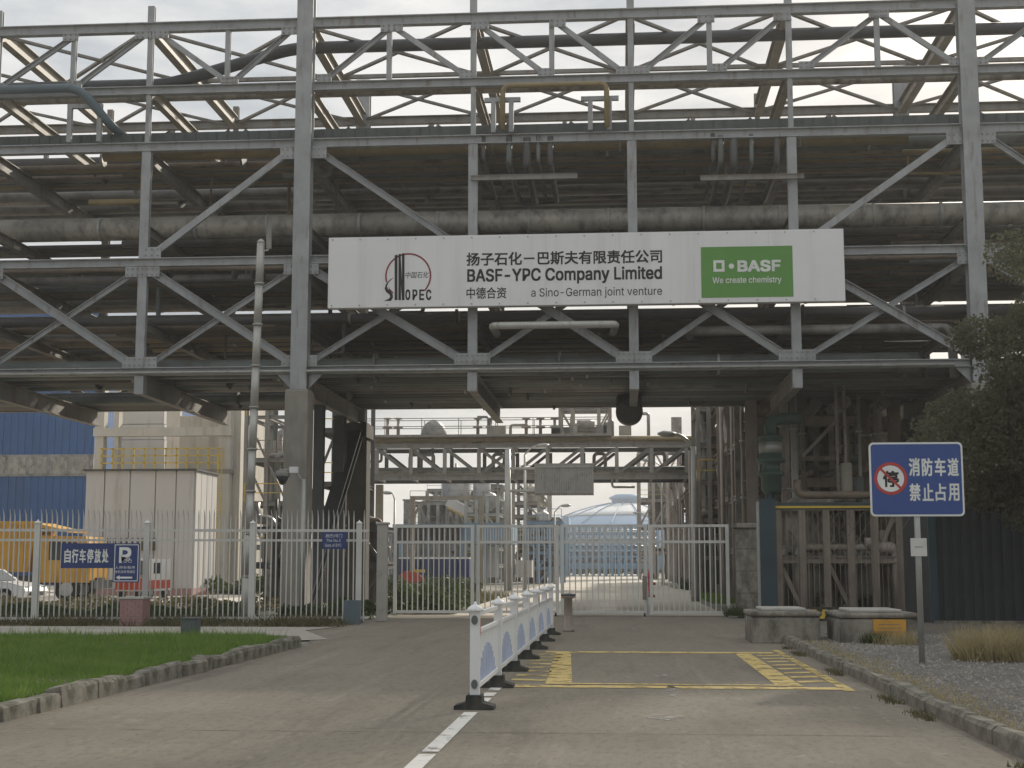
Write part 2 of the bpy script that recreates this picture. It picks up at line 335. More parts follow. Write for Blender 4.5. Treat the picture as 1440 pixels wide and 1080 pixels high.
for (x, y, a, L) in ((-6.13,26.7,12,.6),(-6.28,27.3,30,.55),(-6.55,27.78,55,.5),(-6.98,28.1,72,.6)):
    place(stone(L, .19, .15, i).mesh('stone', m_stone), 'stone', kb, (x, y, 0), (0,0,R(a))); i += 1
kr = bpy.data.objects.new('kerb_right', None); C.objects.link(kr); kr['kind'] = 'structure'; WORLD['kerb_right'] = Vector((0,0,0))
y = 7.0
while y < 30.0:
    L = random.choice((.95,1.0,.98,.75)); st = stone(L-.012, .17, .155+random.uniform(-.006,.008), i).mesh('stone', m_stone)
    place(st, 'stone', kr, (3.19+random.uniform(-.008,.008), y, 0), (random.uniform(-.01,.01), random.uniform(-.02,.02), 0)); y += L; i += 1

# blades, leaves and pebbles
def blades(name, pts, h0, h1, wd, m, lean=.35, parent=None):
    n = len(pts); pts = np.asarray(pts, float); a = np.random.rand(n)*6.283; h = h0 + (h1-h0)*np.random.rand(n)
    d = np.stack([np.cos(a), np.sin(a), np.zeros(n)], 1); le = np.random.randn(n, 2)*lean
    tip = pts + np.stack([le[:,0]*h, le[:,1]*h, h], 1)
    v = np.empty((n*3, 3)); v[0::3] = pts - d*wd/2; v[1::3] = pts + d*wd/2; v[2::3] = tip
    me = bpy.data.meshes.new(name); me.vertices.add(n*3); me.vertices.foreach_set('co', v.ravel().astype(np.float32))
    me.loops.add(n*3); me.loops.foreach_set('vertex_index', np.arange(n*3, dtype=np.int32)); me.polygons.add(n)
    me.polygons.foreach_set('loop_start', np.arange(0, n*3, 3, dtype=np.int32)); me.polygons.foreach_set('loop_total', np.full(n, 3, np.int32))
    me.materials.append(m); me.update(calc_edges=True); me.validate()
    return place(me, name, parent)
def leaves(name, pts, size, m, parent=None, flat=.5):
    n = len(pts); pts = np.asarray(pts, float); a = np.random.randn(n, 3); a /= np.linalg.norm(a, axis=1)[:,None]
    b = np.random.randn(n, 3); b -= (a*b).sum(1)[:,None]*a; b /= np.linalg.norm(b, axis=1)[:,None]
    s = size*(.6+.8*np.random.rand(n))[:,None]
    v = np.empty((n*4, 3)); v[0::4] = pts - a*s; v[1::4] = pts - b*s*flat; v[2::4] = pts + a*s; v[3::4] = pts + b*s*flat
    me = bpy.data.meshes.new(name); me.vertices.add(n*4); me.vertices.foreach_set('co', v.ravel().astype(np.float32))
    me.loops.add(n*4); me.loops.foreach_set('vertex_index', np.arange(n*4, dtype=np.int32)); me.polygons.add(n)
    me.polygons.foreach_set('loop_start', np.arange(0, n*4, 4, dtype=np.int32)); me.polygons.foreach_set('loop_total', np.full(n, 4, np.int32))
    me.materials.append(m); me.update(calc_edges=True); me.validate()
    return place(me, name, parent)
U = np.random.uniform
n = 170000; P = np.stack([-6.2 - 12*U(0,1,n)**1.3, U(9, 28.3, n), np.full(n, .11)], 1)
P = P[(P[:,0] < -6.3 - np.clip(P[:,1]-26.8, 0, 2)*.6)]
P = P[P[:,0] > -4.8 - .42*P[:,1]]
keep = np.sin(P[:,0]*1.7+np.sin(P[:,1]*2.3))*np.sin(P[:,1]*1.3+1+np.sin(P[:,0]*.9)) + np.random.randn(len(P))*.45 > -.55
Pt = P[keep]; Pt = Pt[np.random.rand(len(Pt)) < .05]; Pt = Pt[(np.sin(Pt[:,0]*2.9+Pt[:,1]) > .2) | (Pt[:,1] > 26.5)]
tag(blades('lawn_weeds', Pt, .14, .28, .018, m_grass, .4), 'taller grass tufts scattered over the left lawn', 'grass', kind='stuff')
tag(blades('lawn_grass', P[keep], .05, .13, .014, m_grass, .45), 'mown green lawn beside the left kerb', 'grass', kind='stuff')
n = 9000; P = np.stack([U(-18,-6.9,n), U(35.2,38.2,n), np.full(n, 0.0)], 1); P = P[np.random.rand(len(P)) < .35+.65*(np.sin(P[:,0]*2.1)>0)]
tag(blades('fence_weeds', P, .08, .32, .03, m_weed, .5), 'brownish weeds along the foot of the white fence', 'weeds', kind='stuff')
n = 2600; P = np.stack([3.34+.25*np.abs(np.random.randn(n)), U(9,28,n), np.full(n,.05)], 1)
tag(blades('kerb_weeds', P, .03, .10, .014, m_dry, .6), 'sparse dry weeds behind the right kerb', 'weeds', kind='stuff')
n = 5200; P = np.stack([2.98+.05*np.random.randn(n), U(9,30,n), np.full(n,.0)], 1); P = P[(np.sin(P[:,1]*3.1)+np.sin(P[:,1]*1.3) > .5)]
tag(blades('gutter_weeds', P, .02, .07, .012, m_weed, .6), 'tiny weeds growing in the right gutter', 'weeds', kind='stuff')
n = 15000; x = 3.32 + 9*U(0,1,n)**1.4; yy = U(10.5, 31, n)
s = U(.008,.03,n); o8 = np.array([(1,0,0),(-1,0,0),(0,1,0),(0,-1,0),(0,0,1),(0,0,-1)], float)
V = (np.stack([x,yy,np.full(n,.06)],1)[:,None,:] + o8[None]*(s[:,None,None]*U(.5,1.3,(n,6,1)))).reshape(-1,3)
fc = np.array([(0,2,4),(2,1,4),(1,3,4),(3,0,4)]); Fc = (np.arange(n)[:,None,None]*6 + fc[None]).reshape(-1,3)
me = bpy.data.meshes.new('gravel'); me.from_pydata(V.tolist(), [], Fc.tolist()); me.materials.append(mat('gravel_stone', (.27,.25,.225), .9, 0, .45, 9)); 
tag(place(me, 'gravel'), 'grey gravel covering the verge beside the blue sign', 'gravel', kind='stuff')

# ------------------------------------------------------------------ the pipe rack over the road
YF, YR = 45.0, 55.6
NX = [-26.3,-20.95,-15.65,-10.35,-4.73,.44,5.56,11.2,16.6,21.9,27.2]
ZA, ZB, ZD, ZM, ZE, ZN, ZF = 19.5, 17.3, 15.35, 12.55, 11.43, 9.35, 7.8
X0, X1 = -26.6, 27.5
m_concshade = mat('shaded_concrete', (.085,.078,.068), .9, 0, .25, 1.5, (.05,.045,.04), .45, .7, 1.2, (1.5,1.5,.3), .25, 30)  # darkened copy of the column concrete: shade under the rack put into its colour
rack = thing('pipe_rack', 'tall grey steel pipe rack bridging the whole width of the road', 'pipe rack', (0, 50.3, 0))
def pt(name, mb, m=None, parent=None, **k): return mb.build(name, m or m_steel, parent or rack, **k)
COLX = (-10.35, 11.2)
for X in COLX:
    for Y in (YF, YR):
        c = pt('column', MB().ibeam((X,Y,7.1),(X,Y,21.2), .54, .46, .035, up=(0,1,0)), m_steel)
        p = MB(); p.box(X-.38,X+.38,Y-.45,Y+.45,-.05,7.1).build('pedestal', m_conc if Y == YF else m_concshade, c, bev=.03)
        MB().box(X-.36,X+.36,Y-.36,Y+.36,7.1,7.14).build('base_plate', m_steel2, c)
    pt('brace', MB().ibeam((X+.05,46.0,.3),(X+.05,54.6,6.6), .5, .42), m_darksteel)
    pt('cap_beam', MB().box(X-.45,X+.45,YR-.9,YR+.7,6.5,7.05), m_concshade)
    for yy, wd in ((48.6,.34),(52.2,.42)): pt('prop', MB().ibeam((X-.1,yy,0),(X-.1,yy,7.05), wd, wd, .03, up=(0,1,0)), m_darksteel)
# longitudinal chords, front and rear
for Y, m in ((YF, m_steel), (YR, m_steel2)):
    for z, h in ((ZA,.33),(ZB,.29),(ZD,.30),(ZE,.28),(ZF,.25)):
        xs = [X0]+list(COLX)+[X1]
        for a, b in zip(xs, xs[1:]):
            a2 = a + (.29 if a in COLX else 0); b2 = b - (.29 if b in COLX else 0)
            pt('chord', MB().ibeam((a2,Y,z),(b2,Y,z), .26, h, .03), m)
pt('conduit', MB().tube([(X0,YF-.19,ZF-.06),(10.4,YF-.19,ZF-.06)], .045, 8), m_galv, smooth=True)
# posts of the lower and upper truss
gn = [0]; BOLT = MB()
def gus(x, z, w, h, Y):
    gn[0] += 1; e = .0035*(gn[0] % 5)
    pt('gusset', MB().box(x-w/2, x+w/2, Y-.112-e, Y-.085-e/2, z-h/2, z+h/2), m_steel)
    nb_ = max(2, int(w/.16))
    for ib in range(nb_):
        for zz in (-h*.28, h*.28): xb = x-w/2+w*(ib+.5)/nb_; BOLT.prism([(xb+.028*math.cos(q), z+zz+.028*math.sin(q)) for q in np.linspace(0,5.236,6)], Y-.112-e, Y-.14-e)
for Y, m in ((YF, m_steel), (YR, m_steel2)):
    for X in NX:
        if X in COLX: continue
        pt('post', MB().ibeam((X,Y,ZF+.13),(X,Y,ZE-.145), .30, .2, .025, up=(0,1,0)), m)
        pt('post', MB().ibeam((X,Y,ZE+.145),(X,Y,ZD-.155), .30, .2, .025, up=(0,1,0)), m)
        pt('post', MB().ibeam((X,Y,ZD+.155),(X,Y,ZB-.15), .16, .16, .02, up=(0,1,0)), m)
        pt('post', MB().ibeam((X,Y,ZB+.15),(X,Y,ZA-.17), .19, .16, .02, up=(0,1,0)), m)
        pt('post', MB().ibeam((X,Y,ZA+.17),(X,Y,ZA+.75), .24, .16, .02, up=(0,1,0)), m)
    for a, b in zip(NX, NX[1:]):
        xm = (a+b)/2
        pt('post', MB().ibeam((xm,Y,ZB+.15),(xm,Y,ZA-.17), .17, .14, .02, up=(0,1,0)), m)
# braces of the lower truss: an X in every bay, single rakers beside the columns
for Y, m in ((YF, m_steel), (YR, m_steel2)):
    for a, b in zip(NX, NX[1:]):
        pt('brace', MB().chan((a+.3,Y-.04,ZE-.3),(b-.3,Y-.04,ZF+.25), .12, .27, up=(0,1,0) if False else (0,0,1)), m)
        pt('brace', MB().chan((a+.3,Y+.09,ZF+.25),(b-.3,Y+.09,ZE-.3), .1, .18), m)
        if Y == YF and b < 17:
            gus(a, ZF+.30, 1.15, .34, Y); gus(a, ZE-.32, 1.15, .34, Y)
    for X in COLX:
        for s in (-1, 1):
            k = NX.index(X); Xn = NX[k+s]
            pt('brace', MB().chan((X+s*.55,Y,ZD-.3),(Xn-s*.4,Y,ZE+.35), .12, .21), m)
            if Y == YF:
                gus(X+s*.52, ZD-.33, .5, .4, Y); gus(Xn-s*.3, ZE+.32, .6, .36, Y)
                MBk = MB().prism([(X+s*.3,ZF-.14),(X+s*.75,ZF-.14),(X+s*.3,ZF-.6)], Y-.02, Y+.02); pt('gusset', MBk)
# zigzag of the upper truss
ZIG = [(-20.9,-18.4),(-18.2,-15.9),(-12.95,-15.3),(-12.85,-10.9),(-9.7,-7.55),(-4.95,-7.35),(-2.35,-4.5),(.2,-1.95),(.8,2.9),(3.3,5.35),(6.1,8.4),(10.85,8.5),(11.6,14.0),(16.5,14.2),(17,19.3)]
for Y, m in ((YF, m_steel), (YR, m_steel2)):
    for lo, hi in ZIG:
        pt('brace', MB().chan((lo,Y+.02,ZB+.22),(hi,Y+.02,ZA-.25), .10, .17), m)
        if Y == YF:
            gus(hi, ZA-.28, .55, .26, Y); gus(lo, ZB+.26, .5, .26, Y)
o = BOLT.build('bolt_heads', m_steel2, rack); o['kind'] = 'stuff'; calc_normals(o)
# transverse beams
for X in NX:
    for z, h, wd, m in ((ZA,.52,.30,m_tan),(ZB,.42,.24,m_tan),(ZD-.32,.46,.26,m_steel2),(ZM,.34,.22,m_steel2),(ZE-.25,.42,.24,m_steel2),(ZN,.32,.22,m_steel2),(7.36,.6,.28,m_steel2)):
        xo = X + (.0 if X not in COLX else .0)
        pt('cross_beam', MB().ibeam((xo,YF+.26,z),(xo,YR-.26,z), wd, h, .03), m)
    pt('cross_beam_end', MB().box(X-.15,X+.15,YF-.12,YF+.25,7.06,7.66), m_steel)
# flat bracing in the top plane
for a, b in zip(NX, NX[1:]):
    ym = (YF+YR)/2
    for ya, yb_ in ((YF+.2, ym), (ym, YR-.2)):
        pt('wind_brace', MB().bar((a+.2,ya,ZA-.1),(b-.2,yb_,ZA-.1), .13, .09), m_steel2)
        pt('wind_brace', MB().bar((a+.2,yb_,ZA+.02),(b-.2,ya,ZA+.02), .13, .09), m_steel2)
    pt('strut', MB().bar((a+.15,ym,ZA),(b-.15,ym,ZA), .14, .14), m_steel2)
def arc(p0, p1, p2, n=5, cut=.5):         # corner rounding for bent pipes
    p0, p1, p2 = Vector(p0), Vector(p1), Vector(p2); a = p1 + (p0-p1).normalized()*cut; b = p1 + (p2-p1).normalized()*cut
    return [a*(1-t)**2 + p1*2*t*(1-t) + b*t*t for t in [i/n for i in range(n+1)]]
def bent(pts, cut):
    pts = [Vector(p) for p in pts]; r = [pts[0]]
    for a, b, c in zip(pts, pts[1:], pts[2:]): r += arc(a, b, c, 5, cut)
    return r + [pts[-1]]
# rows of pipes on every level
rp_ = random.Random(11)
def piperow(zbase, y0, y1, rmin, rmax, gap, mats):
    y = y0
    while y < y1:
        r = rp_.choice([rmin, rmin, (rmin+rmax)/2, rmax])*rp_.uniform(.85,1.15)
        m = rp_.choice(mats)
        a = X0 + rp_.choice((0,0,0,9,15)); b = X1 - rp_.choice((0,0,0,0,18))
        o = pt('pipe', MB().tube([(a,y+r,zbase+r),(b,y+r,zbase+r)], r, 12), m, smooth=True)
        xx = a + rp_.uniform(.5,4)
        if r > .16 and rp_.random() < .6:
            for q in range(3):
                X = rp_.uniform(-19, 12)
                pt('clamp', MB().tube([(X,y+r,zbase+r),(X+.09,y+r,zbase+r)], r+.022, 12), m_galv, o, smooth=True)
        for q in range(rp_.choice((0,1,2,3))):
            X = rp_.uniform(-19, 12); w2 = .05 if r < .16 else .08
            pt('flange', MB().tube([(X,y+r,zbase+r),(X+w2,y+r,zbase+r)], r*1.5+.02, 12), m, o, smooth=True)
        if rp_.random() < .45 and zbase > 8.5:
            X = rp_.uniform(-19, 12); dl = rp_.uniform(.7, 1.9)
            pt('drop_leg', MB().tube(bent([(X,y+r,zbase+r),(X,y+r,zbase+r-dl),(X+rp_.choice((-1,1))*rp_.uniform(.8,2.6),y+r,zbase+r-dl)], .15), max(.035, r*.45), 8), m, o, smooth=True)
        y += 2*r + gap*rp_.uniform(.4, 1.6)
mp_ = m_pipes
piperow(ZD-.09, 46.0, 50.6, .10, .22, .12, [mp_[0],mp_[1],mp_[2],m_yellowpipe])
piperow(ZD-.09, 51.2, 54.9, .14, .30, .10, [mp_[0],mp_[1],mp_[3],mp_[4]])
piperow(ZM+.17, 48.2, 54.8, .12, .30, .09, [mp_[0],mp_[1],mp_[3],mp_[2]])
piperow(ZE-.04, 46.2, 52.6, .10, .22, .14, [mp_[0],mp_[3],mp_[1],mp_[2]])
piperow(ZN+.16, 46.0, 54.6, .10, .26, .14, [mp_[0],mp_[3],mp_[3],mp_[2],m_yellowpipe])
piperow(7.66, 45.6, 54.8, .2, .36, .06, [mp_[0],mp_[3],mp_[3],mp_[1]])
piperow(ZB+.21, 54.0, 55.0, .16, .2, .1, [mp_[0],mp_[3]])
# cable tray on the front beam
ct = thing('cable_tray', 'dark green cable tray running along the beam above the sign', 'cable tray', (0,45.5,15.6))
MB().chan((X0,45.55,15.76),(X1,45.55,15.76), .4, .36, .02, up=(0,1,0)).build('trough', m_tray, ct)
for i in range(96):
    x = -21 + i*.36
    place(bpy.data.meshes.get('rung_m') or MB().box(-.02,.02,45.33,45.35,15.56,15.95).mesh('rung_m', m_darksteel), 'rung', ct, (x,0,0))
def pipe(name, label, pts, r, m, n=14, bands=None, group=None):
    t = thing(name, label, 'pipe', pts[0], group=group)
    MB().tube(pts, r, n).build('pipe_body', m, t, smooth=True)
    for b in bands or []:
        MB().tube([(b,pts[0][1],pts[0][2]),(b+.1,pts[0][1],pts[0][2])], r+.018, n).build('band', m_galv, t, smooth=True)
    return t
pipe('insulated_pipe', 'large stained beige clad pipe running above the white company sign', [(X0,47.2,ZM+.17+.40),(X1,47.2,ZM+.17+.40)], .40, m_insul, 24, [-18,-14.6,-12.1,-8.9,-6.2,-3.1,-.4,2.8,5.3,8.4,10.6])
pipe('insulated_pipe', 'big dull clad pipe behind the crossed braces at sign height', [(X0,53.9,ZE-.04+.46),(X1,53.9,ZE-.04+.46)], .45, m_insul2, 24, [-22,-18,-14,-9,-3,2,7,12])
a0, a1, a2, a3 = at(60,118,46.4), at(236,119,46.4), at(412,63,46.4), at(1440,46,46.4)
zt = at(700,60,46.4).z
pipe('black_pipe', 'black pipe that ramps up then runs level under the top beam', bent([(-21.5,46.4,a1.z),(a1.x,46.4,a1.z),(a2.x,46.4,zt),(X1,46.4,zt)], .6), .21, m_black, 16)
pipe('grey_pipe', 'pale grey pipe with ochre underside along the second beam', [(-21.5,46.7,ZB+.21+.2),(X1,46.7,ZB+.21+.2)], .2, m_insul, 16)
pipe('ochre_pipe', 'thin ochre pipe lying along the second beam', [(-12.3,46.25,ZB+.21+.09),(5,46.25,ZB+.21+.09)], .085, m_yellowpipe, 10)
pipe('blue_pipe', 'blue grey pipe bending down to the tray at upper left', bent([(-21.5,44.5,at(50,125,44.5).z),(at(112,125,44.5).x,44.5,at(50,125,44.5).z),(at(150,170,44.5).x,44.9,at(150,172,44.5).z),(at(168,190,45).x,46.2,at(168,186,45).z)], .5), .15, m_bluepipe, 14)
def goal(label, xa, xb, ytop, over, Y=44.78):
    pa, pb = at(xa,ytop,Y), at(xb,ytop,Y); t = thing('pipe_support', label, 'pipe support', (pa.x,Y,15.5))
    for p in (pa, pb): MB().bar((p.x,Y,15.52),(p.x,Y,pa.z), .15, .15).build('leg', m_steel, t)
    MB().bar((pa.x-over,Y,pa.z+.07),(pb.x+over,Y,pa.z+.07), .14, .14).build('crossbar', m_steel, t)
goal('small grey goalpost support under the blue pipe at upper left', 99, 141, 153, .08)
goal('small grey goalpost support under the left leg of the ochre pipe', 694, 719, 144, .3)
goal('small grey goalpost support under the right leg of the ochre pipe', 830, 857, 142, .3)
YP = 44.55
yl, yr_, yt = at(707,130,YP).x, at(853,130,YP).x, at(780,119,YP).z
pipe('ochre_pipe_loop', 'ochre pipe bent into an upside down U above the sign', bent([(yl,YP,15.55),(yl,YP,yt),(yr_,YP,yt),(yr_,YP,15.55)], .25), .085, m_yellowpipe, 12)
zq = at(780,457,44.4).z
pipe('white_pipe', 'short pale pipe hanging just below the company sign', bent([(at(695,457,44.4).x,45.4,zq-.1),(at(692,457,44.4).x,44.4,zq),(at(866,457,44.4).x,44.4,zq),(at(862,457,44.4).x,45.4,zq-.1)], .15), .12, m_silver, 12)
zq = at(1150,463,45.6).z
pipe('grey_pipe', 'grey pipe behind the braces below the right end of the sign', bent([(at(972,463,45.6).x,46.6,zq),(at(970,463,45.6).x,45.6,zq),(at(1337,463,45.6).x,45.6,zq),(at(1340,463,45.6).x,45.6,zq-1.6)], .3), .15, m_insul2, 12)
vp = at(885,580,50.0)
pipe('hanging_pipe', 'big dark pipe seen end on hanging under the rack', [(vp.x,50.0,vp.z+.06),(vp.x,50.06,vp.z+.06),(vp.x,51.3,vp.z+.1),(vp.x,52.6,vp.z+1.3)], [.42,.48,.48,.44], mp_[3], 24)
# banks of short dark pipe stubs reaching back from a hanger beam
for lab, xs in (('near the Chinese lettering', (680,716,741,757,774)), ('near the green panel', (1003,1014,1032,1057,1093))):
    zz = at(720,232,45.0).z
    t = thing('hanger_frame', 'hanger beam carrying five dark pipe stubs above the sign, ' + lab, 'pipe hanger', (at(xs[0],232,45.0).x,45.0,zz))
    a, b = at(xs[0]-18,250,44.72), at(xs[-1]+38,248,44.72)
    MB().ibeam((a.x,44.76,a.z),(b.x,44.76,a.z), .10, .17).build('hanger_beam', m_steel2, t)
    for k in range(5):
        p = at(xs[k], 226+(k*3) % 8, 45.0); r = .07+.03*(k % 3)
        MB().tube(bent([(p.x,45.0,p.z+.9),(p.x,45.0,p.z),(p.x,49.6,p.z-.05),(p.x+(.9 if k % 2 else -.5),49.6,p.z-.05)], .15), r, 10).build('stub', mp_[1 if k % 2 else 3], t, smooth=True)

# ------------------------------------------------------------------ lettering helper
try: FONT = bpy.data.fonts.load(bpy.utils.system_resource('DATAFILES', path='fonts') + '/Inter.woff2')   # Blender's own interface font
except Exception: FONT = None
def text(body, x0, x1, z0, z1, y, m, parent, bold=0.0, name='lettering', shear=0, fat=0):
    cu = bpy.data.curves.new('txt', 'FONT'); cu.body = body; cu.size = 1
    if FONT and body.isascii(): cu.font = FONT
    cu.size = 1; cu.offset = bold; cu.extrude = .0; cu.resolution_u = 3; cu.shear = shear
    o = bpy.data.objects.new('txt', cu); C.objects.link(o); dg = bpy.context.evaluated_depsgraph_get()
    me = bpy.data.meshes.new_from_object(o.evaluated_get(dg)); bpy.data.objects.remove(o); bpy.data.curves.remove(cu)
    v = np.empty(len(me.vertices)*3); me.vertices.foreach_get('co', v); v = v.reshape(-1,3)
    fs = [tuple(p.vertices) for p in me.polygons]; bpy.data.meshes.remove(me)
    lo, hi = v.min(0), v.max(0); e = fat*(z1-z0)
    u = (v[:,0]-lo[0])/(hi[0]-lo[0]); t = (v[:,1]-lo[1])/(hi[1]-lo[1])
    mb = MB()
    for k, (dx, dz) in enumerate([(0,0)] if not fat else [(0,0),(e,0),(0,e),(e,e),(e/2,e/2)]):   # heavier strokes: the same glyph laid again a hair beside itself
        mb.add(np.stack([x0+u*(x1-x0-e)+dx, np.full(len(u), y-.0007*k), z0+t*(z1-z0-e)+dz], 1).tolist(), fs)
    return mb.build(name, m, parent)
def ptext(body, xa, ya, xb, yb_, Y, m, parent, bold=0, **k):
    xm, ym = (xa+xb)/2, (ya+yb_)/2
    return text(body, at(xa,ym,Y).x, at(xb,ym,Y).x, at(xm,yb_,Y).z, at(xm,ya,Y).z, Y, m, parent, bold, **k)
def flat(poly, Y, m, parent, name, d=.004):
    mb = MB().prism(poly, Y, Y-d); o = mb.build(name, m, parent); calc_normals(o); return o
def ringpoly(cx, cz, r0, r1, a0, a1, n=40):
    A = [a0+(a1-a0)*i/n for i in range(n+1)]
    return [(cx+r1*math.cos(a), cz+r1*math.sin(a)) for a in A], [(cx+r0*math.cos(a), cz+r0*math.sin(a)) for a in A]
def ring(cx, cz, r0, r1, a0, a1, Y, m, parent, name, n=48):
    o_, i_ = ringpoly(cx, cz, r0, r1, a0, a1, n); mb = MB()
    mb.add([(x,Y,z) for x, z in o_]+[(x,Y,z) for x, z in i_], [(k,k+1,n+2+k,n+1+k) for k in range(n)])
    return mb.build(name, m, parent)
# ------------------------------------------------------------------ company sign
SY = 44.30; SF = SY-.006
cs = thing('company_sign', 'long white company name board fixed across the pipe rack', 'sign', (-1.15, SY, 9.7))
bd = MB().box(-9.33,7.02,SY,SY+.28,9.69,12.0).build('board', m_signwhite, cs, bev=.015)
for x in np.linspace(-9.33,7.02,8)[1:-1]: MB().box(x-.004,x+.004,SY-.002,SY,9.71,11.98).build('seam', m_fence, cs)
for X in (-4.73,.44,5.56): MB().box(X-.06,X+.06,SY+.28,YF-.1,10.2,11.6).build('bracket', m_steel, cs)
sb_ = MB()
for xb in np.arange(-9.2, 7.0, .9):
    for zb in (9.77, 11.92): sb_.prism([(xb+.025*math.cos(q), zb+.025*math.sin(q)) for q in np.linspace(0,5.236,6)], SY, SY-.02)
o = sb_.build('screw_heads', m_galv, cs); o['kind'] = 'stuff'; calc_normals(o)
ptext('扬子石化－巴斯夫有限责任公司', 656, 353, 931, 372, SF, m_blackink, cs, fat=.045)
ptext('BASF-YPC Company Limited', 657, 376, 931, 399, SF, m_blackink, cs, fat=.05)
ptext('中德合资', 656, 404, 712, 420, SF, m_blackink, cs, fat=.02)
ptext('a Sino-German joint venture', 747, 404, 931, 419, SF, m_blackink, cs, .002)
lc = at(574,388,SF); k = .0222
ring(lc.x, lc.z, 31.2*k, 33.6*k, R(-43), R(196), SF, m_redring, cs, 'emblem_ring')
px_ = lambda x, y: (lambda p: (p.x, p.z))(at(x,y,SF))
flat([px_(555,359),(px_(558.9,358)),px_(558.9,422),px_(555,422)], SF, m_blackink, cs, 'emblem_letter')
flat([px_(560.4,357.5),px_(563.6,357),px_(563.8,422),px_(560.2,422)], SF, m_blackink, cs, 'emblem_letter')
flat([px_(565.4,356.4),px_(568.8,356),px_(568.8,422),px_(565.2,422)], SF, m_blackink, cs, 'emblem_letter')
flat([px_(563.3,358),px_(565.6,400),px_(565.4,420),px_(563.5,396)], SF-.005, m_blackink, cs, 'emblem_letter')
S1 = [(553.5,390),(548,393.5),(542.5,400),(541,406),(543,410.5),(547.5,414),(548.8,417),(547,420),(540,423),(550,423),(552.6,418.5),(552.2,414),(549.5,410),(545.5,406.5),(544,402.5),(546.5,397)]
flat([px_(*p) for p in S1], SF, m_blackink, cs, 'emblem_letter')
flat([px_(546.5,402),px_(548,406),px_(553.5,411.5),px_(552.5,413),px_(547,408)], SF, m_redring, cs, 'emblem_stroke')
for ch_, xa, xb in (('O',570,577),('P',580,587),('E',589.5,596.5),('C',599,606.5)):
    ptext(ch_, xa, 407, xb, 422, SF, m_blackink, cs, fat=.07)
ptext('中国石化', 570, 382, 603, 391, SF, m_blackink, cs, 0, shear=.2)
ga, gb = at(986,382,SF), at(1115,382,SF); gz0, gz1 = at(1050,418,SF).z, at(1050,346.5,SF).z
MB().box(ga.x,gb.x,SY-.008,SY-.001,gz0,gz1).build('green_panel', m_green, cs)
SG = SY-.013
MBq = MB()
(qx0,qz1),(qx1,qz0) = (lambda p: (p.x,p.z))(at(1003,366,SG)), (lambda p: (p.x,p.z))(at(1019,382,SG)); e_ = (qx1-qx0)*.25
for a, b, c, d in ((qx0,qx1,qz0,qz0+e_),(qx0,qx1,qz1-e_,qz1),(qx0,qx0+e_,qz0+e_,qz1-e_),(qx1-e_,qx1,qz0+e_,qz1-e_)):
    MBq.add([(a,SG,c),(b,SG,c),(b,SG,d),(a,SG,d)], [(0,1,2,3)])
MBq.build('square_emblem', m_printwhite, cs)
dp = at(1028.5,374.3,SG); flat([(dp.x+.085*math.cos(a), dp.z+.085*math.sin(a)) for a in np.linspace(0,6.0,14)], SG, m_printwhite, cs, 'dot')
ptext('BASF', 1037, 365.5, 1098, 382, SG, m_printwhite, cs, fat=.11)
ptext('We create chemistry', 1002, 389, 1099, 400, SG, m_printwhite, cs, fat=.03)

# ------------------------------------------------------------------ white traffic railing in the middle of the road
bx_, by0, bp, nb = -1.57, 15.3, 2.73, 6
tb = thing('traffic_railing', 'white metal traffic railing with blue arch pattern on black feet', 'railing', (bx_, by0, 0))
pm = MB().box(-.05,.05,-.05,.05,.10,1.02).mesh('post_mesh', m_white)
cap_m = MB().lathe([(.085,0),(.09,.015),(.08,.035),(.05,.06),(.018,.075),(.012,.1),(.001,.108)], n=14).mesh('cap_mesh', m_white, True)
foot_m = MB().prism([(-.21,0),(.21,0),(.21,.04),(.09,.075),(.08,.15),(-.08,.15),(-.09,.075),(-.21,.04)], -.13, .13).mesh('foot_mesh', m_rubber)
ref_m = MB().box(-.05,.05,-.009,.009,.76,.95).mesh('ref_mesh', m_orangeref)
oval_m = MB().prism([(.035*math.cos(a), .05*math.sin(a)) for a in np.linspace(0,5.9,14)], -.066, -.060).mesh('oval_mesh', m_boxgrey)
for i in range(nb+1):
    y = by0 + i*bp; lean = random.uniform(-.012,.012)
    p = place(pm, 'post', tb, (bx_,y,0), (0,lean,0))
    for nm, mm, z in (('cap',cap_m,1.02),('foot',foot_m,0.0)):
        o = bpy.data.objects.new(nm, mm); C.objects.link(o); o.parent = p; o.location = (0,0,z)
    if i == 0:
        for z in (.93,.26): o = bpy.data.objects.new('oval_plate', oval_m); C.objects.link(o); o.parent = p; o.location = (0,0,z)
    if i < nb:
        for s in ((1, y+.10), (1, y+bp-.10))[:1]: place(ref_m, 'reflector', tb, (bx_+.0,s[1],0))
        for z, h in ((.985,.045),(.80,.04),(.22,.05)): MB().bar((bx_,y+.06,z),(bx_,y+bp-.06,z), .04, h).build('rail', m_white, tb)
bar_m = MB().box(-.011,.011,-.011,.011,.245,.78).mesh('bar_mesh', m_white)
NBAR = 14
for i in range(nb):
    for k in range(NBAR):
        y = by0 + i*bp + .12 + (bp-.24)*k/(NBAR-1)
        place(bar_m, 'bar', tb, (bx_,y,0))
        u = (k+.5)/NBAR*2-1
        if abs(u) < .8:
            h = .36*(math.cos(u/.8*math.pi/2)**.8) + .02
            MB().box(bx_-.0125,bx_+.0125,y-.0125,y+.0125,.246,.246+h).build('arch_bar', m_blueline, tb)

